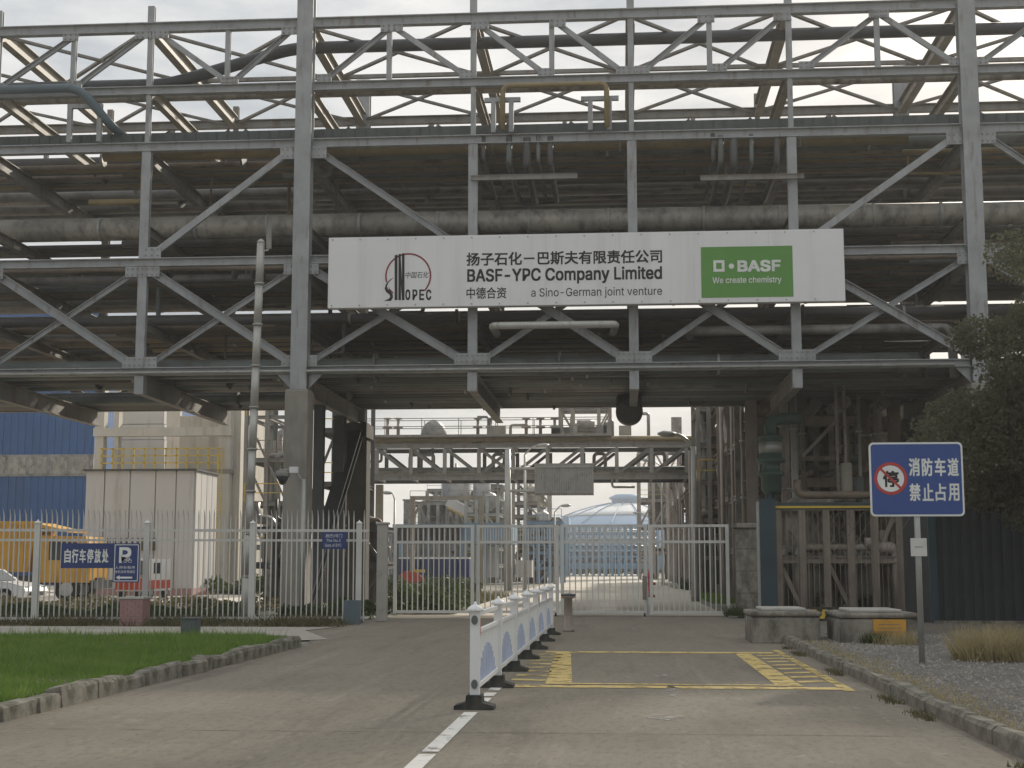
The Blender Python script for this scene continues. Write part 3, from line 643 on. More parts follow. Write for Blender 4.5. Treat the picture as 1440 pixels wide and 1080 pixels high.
# grey bollard at the far end of the railing
t = thing('end_bollard', 'dark grey bollard with flat top at the far end of the railing', 'bollard', (-1.25, 33.2, 0))
MB().lathe([(.14,0),(.14,.06),(.10,.08),(.095,.75),(.16,.78),(.16,.82)], (-1.25,33.2,0), 14).build('shaft', m_rosy, t, smooth=True)
MB().lathe([(.17,.82),(.17,.86),(.02,.88)], (-1.25,33.2,0), 14).build('lid', m_boxgrey, t, smooth=True)

# ------------------------------------------------------------------ white palisade fence
FA, FB = Vector((-18.6,36.25,0)), Vector((-6.75,37.9,0)); fd = (FB-FA).normalized(); FL = (FB-FA).length; fang = math.atan2(fd.y, fd.x)
fn = thing('palisade_fence', 'white steel palisade fence with bent spike tips left of the gate', 'fence', tuple(FA), 0)
for z, h in ((2.44,.07),(2.18,.06),(.14,.06)): MB().bar(FA+Vector((0,0,z)), FB+Vector((0,0,z)), .05, h).build('rail', m_fence, fn)
pk = MB(); pk.tube([(0,0,.05),(0,0,2.72),(0,-.03,2.84),(0,-.13,2.98)], [.019,.019,.017,.006], 6); pk_m = pk.mesh('picket_mesh', m_fence)
PX = [at(x,800,36.8).x for x in (53, 200, 345, 494)]; posts = [-18.6] + [(x-FA.x)/fd.x for x in PX]
posts[0] = 0
nP = int(FL/.137)
for i in range(nP):
    d = .06 + i*.137
    if any(abs(d-q) < .085 for q in posts): continue
    p = FA + fd*d; place(pk_m, 'picket', fn, (p.x, p.y-.03, random.uniform(-.01,.01)), (random.uniform(-.006,.006), random.uniform(-.006,.006), fang+random.uniform(-.15,.15)))
for q in posts:
    p = FA + fd*q; po = MB().box(-.075,.075,-.06,.06,0,2.62).mesh('post', m_fence)
    o = place(po, 'post', fn, (p.x,p.y,0), (0,0,fang)); c = bpy.data.objects.new('post_cap', cap_m); C.objects.link(c); c.parent = o; c.location = (0,0,2.62)
t = thing('gate_post', 'weathered concrete post between the fence and the gate', 'post', (-6.55,38.9,0))
MB().box(-6.69,-6.41,38.76,39.04,0,2.63).build('shaft', m_concl, t, bev=.02)
MB().box(-6.72,-6.38,38.73,39.07,2.63,2.69).build('capstone', m_concl, t, bev=.01)
o = MB().box(-.2,.2,-.14,.14,0,.62).build('stub', m_bluepipe); o.name = 'pipe_stub'; o.location = at(495,880,36.9); o.location.z = 0
tag(o, 'grey blue metal box at the foot of a fence post', 'box')
# pink brick pier
pq = thing('brick_pier', 'low pink brick pier with pale cap in front of the fence', 'pier', (at(190,870,36.0).x, 36.0, 0))
cx = at(190,860,36.0).x
MB().box(cx-.28,cx+.28,35.72,36.28,0,.66).build('core', m_concdark, pq)
for r_ in range(9):
    ed = (-.3,-.1,.1,.3) if r_ % 2 else (-.3,-.2,0,.2,.3)
    for a, b in zip(ed, ed[1:]): MB().box(cx+a+.004,cx+b-.004,35.70+random.uniform(-.003,.003),35.72,.01+r_*.073,.01+r_*.073+.065).build('brick', m_pink, pq)
    for c_ in range(3):
        MB().box(cx+.28,cx+.30,35.72+c_*.187,35.72+c_*.187+.18,.01+r_*.073,.01+r_*.073+.064).build('brick', m_pink, pq)
MB().box(cx-.33,cx+.33,35.67,36.33,.665,.72).build('capstone', m_concl, pq, bev=.01)
# grey utility box on the lawn edge
gx = gr(265,902)
t = thing('utility_box', 'small dark grey utility box at the far edge of the lawn', 'box', (gx.x,gx.y,.1))
MB().box(gx.x-.17,gx.x+.17,gx.y,gx.y+.25,.0,.44).build('housing', m_boxgrey, t, bev=.01)
MB().box(gx.x-.19,gx.x+.19,gx.y-.02,gx.y+.27,.44,.47).build('lid', m_boxgrey, t)
MB().box(gx.x-.12,gx.x+.12,gx.y-.012,gx.y,.12,.36).build('door', m_boxgrey, t)

# signs on the fence
def fsign(name, label, xa, ya, xb, yb_, Y, m, border=True, thick=.02):
    xm, ym = (xa+xb)/2, (ya+yb_)/2
    x0, x1, z0, z1 = at(xa,ym,Y).x, at(xb,ym,Y).x, at(xm,yb_,Y).z, at(xm,ya,Y).z
    t = thing(name, label, 'sign', ((x0+x1)/2, Y, z0))
    MB().box(x0,x1,Y,Y+thick,z0,z1).build('plate', m, t)
    if border:
        b = .018; g = .03
        for a, c, d, e in ((x0+g,x1-g,z0+g,z0+g+b),(x0+g,x1-g,z1-g-b,z1-g),(x0+g,x0+g+b,z0+g+b,z1-g-b),(x1-g-b,x1-g,z0+g+b,z1-g-b)):
            MB().box(a,c,Y-.003,Y,d,e).build('border', m_printwhite, t)
    return t
t = fsign('bicycle_parking_sign', 'navy board with six white Chinese characters hung on the fence', 86, 764, 160, 799, 36.1, m_navy, False)
for i, c_ in enumerate('自行车停放处'): ptext(c_, 90.5+i*10.6, 772, 99.6+i*10.6, 791.5, 36.094, m_printwhite, t, fat=.04)
t = fsign('parking_sign', 'navy parking sign with big white P and left arrow on fence', 159, 764, 196, 819, 36.06, m_navy)
YS = 36.054
ptext('P', 167.5, 769.5, 184.5, 791.5, YS, m_printwhite, t, fat=.09)
for cx_ in (176.5, 183.0):
    c_ = at(cx_,788.8,YS); ring(c_.x, c_.z, .036, .046, 0, 6.2832, YS-.007, m_printwhite, t, 'bicycle_wheel', 16)
bfr = MB(); q = [at(x,y_,YS-.013) for x, y_ in ((176.5,788.8),(178.3,785.2),(182,785),(180,788.8),(183,788.8),(181.6,783.6))]
for a, b in ((0,1),(1,2),(2,3),(3,0),(1,3),(4,5)): bfr.bar(q[a], q[b], .010, .004, up=(0,1,0))
bfr.build('bicycle_frame', m_printwhite, t)
ptext('人停车有序', 161.5, 796, 190, 800, YS, m_printwhite, t, 0)
ptext('非机动车停放区', 161.5, 802, 190, 806, YS, m_printwhite, t, 0)
flat([(lambda p: (p.x,p.z))(at(x,y_,YS)) for x, y_ in ((163,812),(168,809),(168,811),(186,811),(186,813.5),(168,813.5),(168,815.5))], YS, m_printwhite, t, 'arrow')
t = fsign('gate_number_sign', 'small navy gate number sign near the right end of fence', 453, 748, 487, 772, 37.15, m_navy, False)
ptext('扬巴3号门', 458, 751, 481, 756, 37.144, m_printwhite, t, 0)
ptext('The No.3', 459, 758, 479, 762, 37.144, m_printwhite, t, 0)
ptext('Gate of BYC', 457, 764.5, 480, 769, 37.144, m_printwhite, t, 0)

# ------------------------------------------------------------------ gate leaves
GY = 43.2
gx0 = [at(x,800,GY).x for x in (552, 668, 787, 912, 1027)]
gbar = MB().box(-.017,.017,-.017,.017,.16,2.64).mesh('gate_bar_mesh', m_fence)
glab = ['white barred gate leaf next to the concrete fence post', 'white barred gate leaf partly behind the start of the railing', 'white barred gate leaf in the middle above the railing end', 'white barred gate leaf next to the stone pillar by the blue sign']
for i in range(4):
    a, b = gx0[i]+.03, gx0[i+1]-.03
    yo = (.0,.12,.05,.0)[i]; Y = GY+yo
    t = thing('gate_leaf', glab[i], 'gate', (a,Y,0), group='leaves of the white steel gate')
    for x in (a+.05, b-.05): MB().box(x-.05,x+.05,Y-.04,Y+.04,.08,2.74).build('stile', m_fence, t)
    for z in (2.70, 2.22, .13): MB().box(a+.1,b-.1,Y-.03,Y+.03,z-.04,z+.04).build('rail', m_fence, t)
    nb_ = 13
    for k in range(nb_): place(gbar, 'bar', t, (a+.1+(b-a-.2)*(k+1)/(nb_+1), Y, 0))
    if i in (1, 2):
        for k in range(nb_+1): place(bpy.data.meshes.get('mini_bar') or MB().box(-.012,.012,-.012,.012,2.26,2.66).mesh('mini_bar', m_fence), 'short_bar', t, (a+.1+(b-a-.2)*(k+.5)/(nb_+1), Y, 0))
    for x in (b-.1,): MB().tube([(x-.03,Y,.06),(x+.03,Y,.06)], .06, 12).build('wheel', m_tire, t)
    if i == 2:
        MB().box(b-.16,b-.02,Y-.08,Y-.04,.5,1.2).build('lock_box', m_steel2, t)
        MB().box(b-.04,b+.02,Y-.09,Y-.04,.05,.75).build('drop_bolt', m_galv, t)
t = thing('stone_pillar', 'mottled grey stone gate pillar right of the gate', 'pillar', (3.7,43.2,0))
MB().box(3.38,4.02,42.85,43.5,0,2.62).build('shaft', m_concdark, t, bev=.04)
MB().box(3.30,4.10,42.77,43.58,2.62,2.76).build('capstone', m_concdark, t, bev=.03)
for z in (.7,1.35,2.0): MB().box(3.375,4.025,42.845,43.505,z,z+.012).build('course_joint', m_rubber, t)

# ------------------------------------------------------------------ concrete chambers, warning sign and dry bush on the right
def chamber(label, x0, x1, y0, y1, h, plate):
    t = thing('concrete_chamber', label, 'concrete block', ((x0+x1)/2,(y0+y1)/2,0), group='low concrete chambers beside the road')
    MB().box(x0,x1,y0,y1,-.05,h-.10).build('wall', m_concdark, t, bev=.07)
    MB().box(x0-.03,x1+.03,y0-.03,y1+.03,h-.10,h).build('rim', m_concdark, t, bev=.04)
    MB().box(x0+.22,x1-.25,y0+.2,y1-.2,h,h+.06).build('cover', m_concl, t, bev=.02)
    if plate:
        MB().box(x0+.62,x1-.22,y0-.02,y0,.08,.50).build('plate', m_yplate, t)
        for k_ in range(3): MB().box(x0+.72,x1-.32,y0-.024,y0-.02,.40-k_*.07,.415-k_*.07).build('worn_text_line', m_brown, t)
chamber('low stained concrete chamber standing at the end of the kerb', 2.52, 3.85, 28.5, 30.2, .62, False)
chamber('low concrete chamber bearing an orange plate beside the sign post', 4.10, 5.55, 27.7, 29.5, .62, True)
SYr = 22.0
x0, x1 = at(1223,673,SYr).x, at(1355,673,SYr).x; z0, z1 = at(1290,726,SYr).z, at(1290,622,SYr).z
ws = thing('fire_lane_sign', 'blue no parking fire lane sign on a post in gravel', 'sign', (at(1297,938,SYr).x, SYr+.05, .05))
def rrect(x0, x1, z0, z1, r, n=5):
    P = []
    for cx, cz, a in ((x1-r,z0+r,-90),(x1-r,z1-r,0),(x0+r,z1-r,90),(x0+r,z0+r,180)):
        P += [(cx+r*math.cos(R(a+90*i/n)), cz+r*math.sin(R(a+90*i/n))) for i in range(n+1)]
    return P
o = MB().prism(rrect(x0,x1,z0,z1,.07), SYr, SYr+.018).build('plate', m_printwhite, ws); calc_normals(o)
o = MB().prism(rrect(x0+.028,x1-.028,z0+.028,z1-.028,.05), SYr-.003, SYr).build('blue_field', m_blue, ws); calc_normals(o)
Y_ = SYr-.005; c_ = at(1252.5,673,Y_)
o = flat([(c_.x+.20*math.cos(a), c_.z+.20*math.sin(a)) for a in np.linspace(0,6.15,36)], Y_, m_printwhite, ws, 'disc', .001)
ring(c_.x, c_.z, .205, .248, 0, 2*math.pi, Y_-.003, m_redpaint, ws, 'red_ring')
ptext('停', 1241.5, 662, 1264, 685, Y_-.002, m_blackink, ws, fat=.06)
o = MB().bar((c_.x-.16,Y_-.004,c_.z+.16),(c_.x+.16,Y_-.004,c_.z-.16), .035, .002, up=(0,1,0)).build('slash', m_redpaint, ws)
for i, ch_ in enumerate('消防车道'): ptext(ch_, 1278+i*18.2, 644, 1293.5+i*18.2, 669.5, Y_, m_printwhite, ws, fat=.045)
for i, ch_ in enumerate('禁止占用'): ptext(ch_, 1279+i*18.2, 680, 1294.5+i*18.2, 704.5, Y_, m_printwhite, ws, fat=.045)
px0 = at(1297,938,SYr+.06).x
MB().tube([(px0,SYr+.06,.0),(px0,SYr+.06,z1-.1)], .045, 14).build('pole', m_galv, ws, smooth=True)
for z in (z0+.2, z1-.25): MB().box(x0+.1,x1-.1,SYr+.018,SYr+.04,z-.02,z+.02).build('bracket', m_galv, ws)
pz = at(1292,769,SYr).z
t = thing('note_plate', 'small blank pale plate strapped to the blue sign post', 'plate', (px0,SYr+.0,pz))
MB().box(px0-.12,px0+.12,SYr-.0,SYr+.008,pz-.14,pz+.13).build('plate', m_fence, t)
MB().box(px0-.06,px0+.06,SYr-.004,SYr,pz-.01,pz+.01).build('strap', m_galv, t)
def tuft(name, label, x, y, rad, h, nbl, m, wd=.02, z=.06):
    a = U(0,6.283,nbl); r_ = rad*np.sqrt(U(0,1,nbl)); P = np.stack([x+r_*np.cos(a), y+r_*np.sin(a), np.full(nbl,z)], 1)
    t = thing(name, label, 'plant', (x,y,z)); blades('blade_cluster', P, h*.45, h, wd, m, .45, t); return t
tuft('dry_bush', 'straw coloured bushy clump of dry grass at the right edge', 5.75, 22.9, .62, .62, 1500, m_dry)
tuft('dry_bush', 'olive clump of grass behind the straw coloured bush', 6.35, 23.6, .5, .55, 800, m_weed)
tuft('grass_tuft', 'yellowish grass tuft in front of the orange plate', 5.05, 27.35, .45, .3, 420, m_dry)
tuft('grass_tuft', 'green weed tuft at the foot of the second chamber', 4.7, 27.5, .25, .28, 260, m_hedge)
tuft('grass_tuft', 'green weeds at the foot of the stone pillar', 3.25, 42.5, .3, .4, 260, m_hedge)

# dark teal shed and open steel frame behind the chambers
t = thing('teal_shed', 'dark teal corrugated metal shed under the tree on the right', 'shed', (11,37.6,0))
sx0, sx1 = at(1310,800,37.4).x, 15.5; zt_ = at(1400,700,37.4).z
MB().box(sx0,sx1,37.46,41.0,0,zt_).build('wall', m_tealdk, t)
for k_ in range(int((sx1-sx0)/.25)): MB().box(sx0+.05+k_*.25,sx0+.17+k_*.25,37.42,37.46,.12,zt_-.1).build('rib', m_tealdk, t)
MB().box(sx0-.05,sx0+.14,37.36,37.5,0,zt_).build('corner_post', m_teal, t)
MB().box(sx0-.1,sx1,37.3,41.1,zt_,zt_+.12).build('roof', m_teal, t)
MB().box(sx0,sx1,37.35,37.46,0,.12).build('sill', m_concdark, t)
t = thing('steel_portal', 'dark teal steel portal with yellow stripe and diamond mesh', 'portal', (4.4,39.2,0))
tx = at(1080,800,39.2).x; tz = at(1150,708,39.2).z
MB().box(tx-.22,tx+.22,39.0,39.4,0,tz+.12).build('post', m_teal, t)
MB().box(tx-.27,tx-.22,39.05,39.35,0,tz+.05).build('fin', m_galv, t)
MB().box(tx+.22,sx0+.1,39.1,39.3,tz-.16,tz).build('lintel', m_teal, t)
MB().box(tx+.22,sx0+.1,39.06,39.1,tz-.13,tz-.07).build('stripe', m_yellow, t)
for k_ in range(22):
    xa = tx+.25+k_*.14
    MB().bar((xa,39.2,.3),(xa+.0,39.2,tz-.17), .014).build('mesh_wire', m_brown, t)
for s in (-1,1):
    for k_ in range(9):
        xa = tx+.3+k_*.33; xb = xa + s*1.0
        if tx+.25 < xb < sx0: MB().bar((xa,39.22,1.5),(xb,39.22,tz-.2), .014).build('mesh_wire', m_brown, t)
hz = thing('hazard_beam', 'low black beam with yellow hazard stripes between the chambers', 'beam', (5.0,39.0,0))
hx0, hx1 = at(1135,870,38.6).x, at(1190,870,38.6).x
MB().box(hx0,hx1,38.6,38.75,.05,.42).build('beam', m_rubber, hz)
for k_ in range(4):
    a = hx0+.04+k_*.28; o = MB().prism([(a,.12),(a+.13,.12),(a+.22,.36),(a+.09,.36)], 38.585, 38.6).build('stripe', m_yellow, hz); calc_normals(o)

# ------------------------------------------------------------------ behind the fence: hedge, poles, camera
def hedge(label, x0, x1, y0, y1, h, n, m=m_hedge, size=.07):
    t = thing('hedge', label, 'hedge', ((x0+x1)/2,(y0+y1)/2,0))
    x = U(x0,x1,n); y = U(y0,y1,n); top = h*(.62+.25*np.sin(x*1.9+y)+.13*np.sin(x*5.3+1)); z = top*U(0,1,n)**.6
    leaves('foliage', np.stack([x,y,z],1), size, m, t)
    for k_ in range(int((x1-x0)/.8)):
        xx = x0+.4+k_*.8; MB().tube([(xx,(y0+y1)/2,0),(xx+.05,(y0+y1)/2,h*.6)], [.025,.012], 5).build('stem', m_bark, t)
hedge('scruffy green hedge strip behind the white fence', -19.5, -10.9, 39.6, 42.6, .45, 6500)
hedge('green hedge strip behind the fence next to the gate post', -9.8, -7.2, 40.0, 42.5, .6, 2400)
hedge('dark green hedge just inside the first gate leaf', -7.6, -5.3, 45.2, 52.0, .95, 7000)
hedge('pale sunlit grassy hedge farther behind the fence', -26, -11.5, 46.5, 51.0, .5, 7000, m_weed, .08)
hedge('low green hedge along the far yard behind the gate', -26, -7.6, 74, 78, 1.1, 9000, m_hedge, .12)
hedge('low dark hedge on the right side of the inner road', 3.7, 8.5, 90.0, 92.5, 1.1, 4500, m_hedge, .1)
hedge('far dark hedge at the end of the inner road', -30, 25, 262, 266, 2.2, 9000, m_hedge, .3)
n = 14000; P = np.stack([U(3.6,9.5,n), U(58,78,n), np.zeros(n)], 1)
tag(blades('yard_grass', P, .1, .25, .04, m_grass, .4), 'bright grass patch beside the inner road behind the gate', 'grass', kind='stuff')
n = 16000; P = np.stack([U(-24,-5.6,n), U(52.5,73,n), np.zeros(n)], 1)
P = P[(P[:,0] < -14) | (P[:,0] > -9.4)]
tag(blades('yard_weeds', P[P[:,0] > -9.4], .1, .4, .05, m_weed, .5), 'rough grass left of the inner road behind the gate', 'grass', kind='stuff')

PYp = 40.0
pa, pb = at(367,342,PYp), at(345,868,PYp)
t = thing('vent_pole', 'tall slim grey flanged pipe pole standing behind the fence', 'pole', (pb.x,PYp,0))
bp0, tp0 = Vector((pb.x,PYp,0)), Vector((pa.x,PYp,pa.z))
for k_ in range(9):
    a = bp0.lerp(tp0, k_/9); b = bp0.lerp(tp0, (k_+1)/9)
    MB().tube([a, b], .115 if k_ > 1 else .14, 14).build('pipe_section', m_silver, t, smooth=True)
    if k_: MB().tube([a-Vector((0,0,.025)), a+Vector((0,0,.025))], .15, 14).build('flange', m_galv, t, smooth=True)
MB().lathe([(.12,0),(.12,.04),(.07,.1),(.01,.13)], tuple(tp0), 14).build('cap', m_silver, t, smooth=True)
aa = at(378,350,PYp); ab = at(379,316,PYp)
MB().bar(tp0+Vector((0,0,-.25)), (aa.x,PYp,tp0.z-.2), .04).build('antenna_arm', m_galv, t)
MB().box(aa.x-.07,aa.x+.07,PYp-.04,PYp+.04,aa.z,ab.z).build('antenna', m_steel2, t)
CY = 41.5
t = thing('cctv_mast', 'slim grey mast holding a dome camera in front of the column', 'camera mast', (at(427,860,CY).x,CY,0))
mx_ = at(427,700,CY).x; mz = at(427,674,CY).z; dz = at(398,668,CY); az = at(412,661,CY)
MB().tube([(mx_,CY,0),(mx_,CY,mz)], .075, 12).build('mast', m_galv, t, smooth=True)
MB().tube([(mx_,CY,mz-.1),(az.x+.05,CY-.05,az.z)], .03, 8).build('arm', m_galv, t, smooth=True)
MB().box(az.x-.08,az.x+.16,CY-.14,CY+.06,az.z-.09,az.z+.09).build('junction_box', m_white, t)
MB().tube([(az.x,CY-.05,az.z),(dz.x,CY-.05,az.z+.02)], .025, 8).build('arm', m_galv, t, smooth=True)
MB().lathe([(.05,.18),(.20,.10),(.22,-.04),(.2,-.06)][::-1], (dz.x,CY-.05,dz.z), 18).build('camera_housing', m_steel2, t, smooth=True)
MB().lathe([(.02,-.30),(.10,-.24),(.16,-.12),(.17,-.06)], (dz.x,CY-.05,dz.z), 18).build('camera_dome', m_black, t, smooth=True)

# ------------------------------------------------------------------ vehicles seen through the fence
def wheel(parent, x, y, z, r, wd, axis='y'):
    w_ = MB(); a = (0,wd/2,0) if axis == 'y' else (wd/2,0,0)
    p, q = Vector((x,y,z))-Vector(a), Vector((x,y,z))+Vector(a)
    o = MB().tube([p, p+(q-p)*.12, p+(q-p)*.88, q], [r*.9,r,r,r*.9], 22).build('wheel', m_tire, parent, local=True)
    k = MB().tube([p-(q-p)*.02, q+(q-p)*.02], r*.58, 14).build('rim', m_chrome, o, local=True)
    return o
def car(label, loc, rz, paint):
    t = thing('parked_car', label, 'car', loc, rz)
    side = [(2.1,.32),(2.18,.55),(2.1,.72),(1.55,.86),(.95,.93),(.35,1.36),(-.3,1.47),(-1.2,1.44),(-1.75,1.15),(-2.1,.98),(-2.16,.6),(-2.1,.32),(-1.75,.28),(-1.7,.5),(-1.5,.66),(-1.2,.66),(-1.0,.5),(-.95,.28),(.9,.28),(.95,.5),(1.15,.66),(1.45,.66),(1.65,.5),(1.7,.28)]
    b = MB(); n = len(side); ys = [(-.82,.93),(-.86,1.0),(.86,1.0),(.82,.93)]
    v = []
    for y, s in ys: v += [(x, y*(1-.16*max(0,(z-.9))/.55), z if s == 1 else .35+(z-.35)*.985) for x, z in side]
    f = [(k*n+i, k*n+(i+1) % n, (k+1)*n+(i+1) % n, (k+1)*n+i) for k in range(3) for i in range(n)] + [tuple(range(n))[::-1], tuple(range(3*n,4*n))]
    o = b.add(v, f).build('body', paint, t, local=True); calc_normals(o)
    for s in (-1,1):
        y = s*.835
        for poly in ([(.85,.95),(.33,1.30),(-.15,1.39),(-.15,.97)], [(-.22,.97),(-.22,1.39),(-1.0,1.37),(-1.45,1.12),(-1.4,1.0)]):
            g = MB().add([(x, s*(.872-.16*.86*max(0,(z-.9))/.55), z) for x, z in poly], [tuple(range(len(poly)))]).build('window', m_glass, t, local=True)
        MB().box(1.93,2.12,s*.62-.16,s*.62+.16,.60,.73).build('headlight', m_chrome, t, local=True)
        MB().box(.55,.7,s*.87-.06,s*.87+.12*s+.06,.95,1.07).build('mirror', paint, t, local=True)
        for x in (1.3,-1.35): wheel(t, x, s*.76, .32, .32, .2)
    MB().add([(.97,-.62,.955),(.97,.62,.955),(.39,.56,1.35),(.39,-.56,1.35)], [(0,1,2,3)]).build('windscreen', m_glass, t, local=True)
    MB().box(2.12,2.2,-.5,.5,.38,.52).build('grille', m_black, t, local=True)
    return t
cp = gr(20,851); car('white car parked by the orange truck behind the fence', (at(57,820,54).x-2.2, 54, 0), R(-6), m_carwhite)
def truck(label, loc, rz):
    t = thing('dump_truck', label, 'truck', loc, rz)
    MB().box(-4.2,3.4,-.45,.45,.75,1.0).build('chassis', m_black, t, local=True)
    body = [(-4.4,1.25),(.6,1.25),(.9,3.0),(.9,3.35),(-4.5,3.35)]
    o = MB().prism(body, -1.2, 1.2).build('tipper_body', m_orange, t, local=True); calc_normals(o)
    for k_ in range(8): MB().box(-4.3+k_*.66,-4.18+k_*.66,-1.29,-1.2,1.27,3.3).build('rib', m_orange, t, local=True)
    MB().box(-4.5,.95,-1.3,-1.2,3.27,3.4).build('top_rail', m_orange, t, local=True)
    o = MB().prism([(.7,3.36),(2.3,3.0),(2.3,2.92),(.7,3.2)], -1.15, 1.15).build('canopy', m_orange, t, local=True); calc_normals(o)
    cab = [(1.1,.8),(3.3,.8),(3.35,1.7),(3.1,2.75),(1.1,2.8)]
    c = MB().prism(cab, -1.15, 1.15).build('cab', m_orange, t, local=True); calc_normals(c)
    MB().add([(1.5,-1.156,1.75),(2.9,-1.156,1.75),(2.75,-1.156,2.5),(1.5,-1.156,2.55)], [(0,1,2,3)]).build('cab_window', m_glass, t, local=True)
    MB().box(1.35,2.9,-1.17,-1.15,.85,1.6).build('door', m_orange, t, local=True)
    MB().box(3.34,3.5,-1.1,1.1,.55,.9).build('bumper', m_black, t, local=True)
    MB().box(-.6,.9,-1.1,-.5,.6,1.1).build('fuel_tank', m_black, t, local=True)
    for x in (2.3,-1.9,-3.2):
        for s in (-.95,.95): wheel(t, x, s, .52, .52, .34)
    return t
truck('orange ribbed dump truck parked beyond the white fence', (at(112,780,60).x-2.6, 60.5, 0), 0)
t = thing('minivan', 'small red and white van peeking out beside the parking sign', 'van', (at(203,800,66).x,66,0), R(-90))
side = [(1.6,.35),(1.7,.8),(1.5,1.05),(1.05,1.82),(-1.7,1.85),(-1.75,.35)]
o = MB().prism(side, -.75, .75).build('body', m_carwhite, t, local=True); calc_normals(o)
MB().box(1.55,1.73,-.76,.76,.42,.95).build('bumper', m_redveh, t, local=True)
o = MB().add([(1.49,-.62,1.1),(1.49,.62,1.1),(1.10,.56,1.75),(1.10,-.56,1.75)], [(0,1,2,3)]).build('windscreen', m_glass, t, local=True)
for v_ in o.data.vertices: v_.co.x += .012
for s in (-1,1):
    MB().box(-1.6,1.5,s*.75-.01,s*.75+.01,.45,.85).build('side_stripe', m_redveh, t, local=True)
    MB().box(-.1,.9,s*.75-.008,s*.75+.008,1.15,1.65).build('window', m_glass, t, local=True)
    MB().box(1.68,1.74,s*.5-.13,s*.5+.13,.97,1.08).build('headlight', m_chrome, t, local=True)
    for x in (1.05,-1.1): wheel(t, x, s*.65, .3, .3, .2)

# ------------------------------------------------------------------ buildings on the left
t = thing('panel_cabin', 'tall off white sandwich panel cabin with flat dark roof edge', 'cabin', (at(200,820,72).x,74,0))
xs_ = [at(x,740,72).x for x in (118,145,181,217,246,272)]; zc = at(200,662,72).z
MB().box(xs_[0]+.05,xs_[-1]-.05,72.1,75.9,0,zc-.05).build('core', m_panel, t)
for a, b in zip(xs_, xs_[1:]): MB().box(a+.03,b-.03,72,72.1,.35,zc).build('panel', m_panel, t, bev=.015)
for k_ in range(4): MB().box(xs_[-1]-.05,xs_[-1]+.05,72.12+k_*.97,73.03+k_*.97,.35,zc).build('panel', m_panel, t, bev=.015)
MB().box(xs_[0]-.12,xs_[-1]+.14,71.85,76.15,zc,zc+.09).build('roof', m_darksteel, t)
MB().box(xs_[0]-.02,xs_[-1]+.08,71.95,76,0,.35).build('plinth', m_pink, t)
MB().box(at(130,770,71.9).x,at(217,770,71.9).x,71.9,72,at(170,774,72).z,at(170,757,72).z).build('window_strip', m_glass, t)
for k_ in range(11):
    xx = at(133+k_*8,770,71.88).x; MB().box(xx-.05,xx+.05,71.85,71.9,at(170,774,72).z,at(170,757,72).z).build('mullion', m_panel, t)

BY = 92.0
t = thing('concrete_frame_building', 'cream concrete frame building with yellow platform railing', 'building', (at(230,820,BY).x,BY,0))
def bpx(xa, xb, ya, yb_, Y, d, m, name, parent):
    x0, x1 = at(xa,(ya+yb_)/2,Y).x, at(xb,(ya+yb_)/2,Y).x; z0, z1 = at((xa+xb)/2,yb_,Y).z, at((xa+xb)/2,ya,Y).z
    return MB().box(x0,x1,Y,Y+d,max(z0,-.05),z1).build(name, m, parent)
for xa, xb in ((131,143),(158,164),(306,322)): bpx(xa,xb,540,830,BY,.7,m_cream,'column',t)
bpx(335,342,560,830,BY+3,.4,m_cream,'column',t)
bpx(131,325,601,613,BY-.1,.5,m_cream,'beam',t); bpx(131,325,660,666,BY-.05,4,m_conc,'slab',t); bpx(131,325,556,566,BY-.08,.5,m_cream,'beam',t)
for k_ in range(4): bpx(160,231,575+k_*22,596+k_*22,BY+3.0+.02*(k_%2),.5,m_panel,'wall_panel',t)
bpx(252,312,585,662,BY+3.2,.5,m_cream,'wall',t); bpx(231,252,540,700,BY+7,.5,m_cream,'wall',t)
bpx(300,342,666,830,BY+2.5,.5,m_panel,'wall',t)
sw = MB(); xw = at(322,700,BY).x; sw.box(xw,xw+.5,BY+.7,BY+9,0,14).build('side_wall', m_cream, t)
for ya in (630,640,650): bpx(140,312,ya,ya+1.6,BY-.3,.07,m_yellow,'rail',t)
for k_ in range(12): bpx(142+k_*15,143.8+k_*15,630,660,BY-.3,.07,m_yellow,'baluster',t)
ld = thing('yellow_ladder', 'yellow caged ladder climbing the corner of the cream building', 'ladder', (at(307,820,BY-1).x,BY-1,0))
for xa in (303.5,309): bpx(xa,xa+1.2,635,815,BY-1,.06,m_yellow,'stringer',ld)
for k_ in range(38): bpx(304.6,309,640+k_*4.6,641+k_*4.6,BY-.98,.04,m_yellow,'rung',ld)

t = thing('blue_factory_hall', 'big blue clad factory hall with grey window band at left', 'building', (-62,115,0))
HX0, HX1 = -100.0, at(131,650,112).x; zb0, zb1 = at(60,668,112).z, at(60,641,112).z
MB().box(HX0,HX1,112.05,170,0,22).build('wall', m_bluewall, t)
for k_ in range(44):
    xx = HX1-.3-k_*.62
    if xx < HX0: break
    MB().box(xx-.12,xx+.12,111.98,112.05,0,zb0-.1).build('rib', m_bluewall, t); MB().box(xx-.12,xx+.12,111.98,112.05,zb1+.1,22).build('rib', m_bluewall, t)
MB().box(HX0,HX1+.05,111.9,112.05,zb0-.1,zb1+.1).build('window_band', m_insul2, t)
for k_ in range(16):
    xx = HX1-.2-k_*1.75; MB().box(xx-1.55,xx-.1,111.85,111.9,zb0+.1,zb1-.1).build('window', m_insul, t)
MB().box(HX0,HX1+.2,111.8,112.0,21.6,22.3).build('fascia', m_bluewall, t)

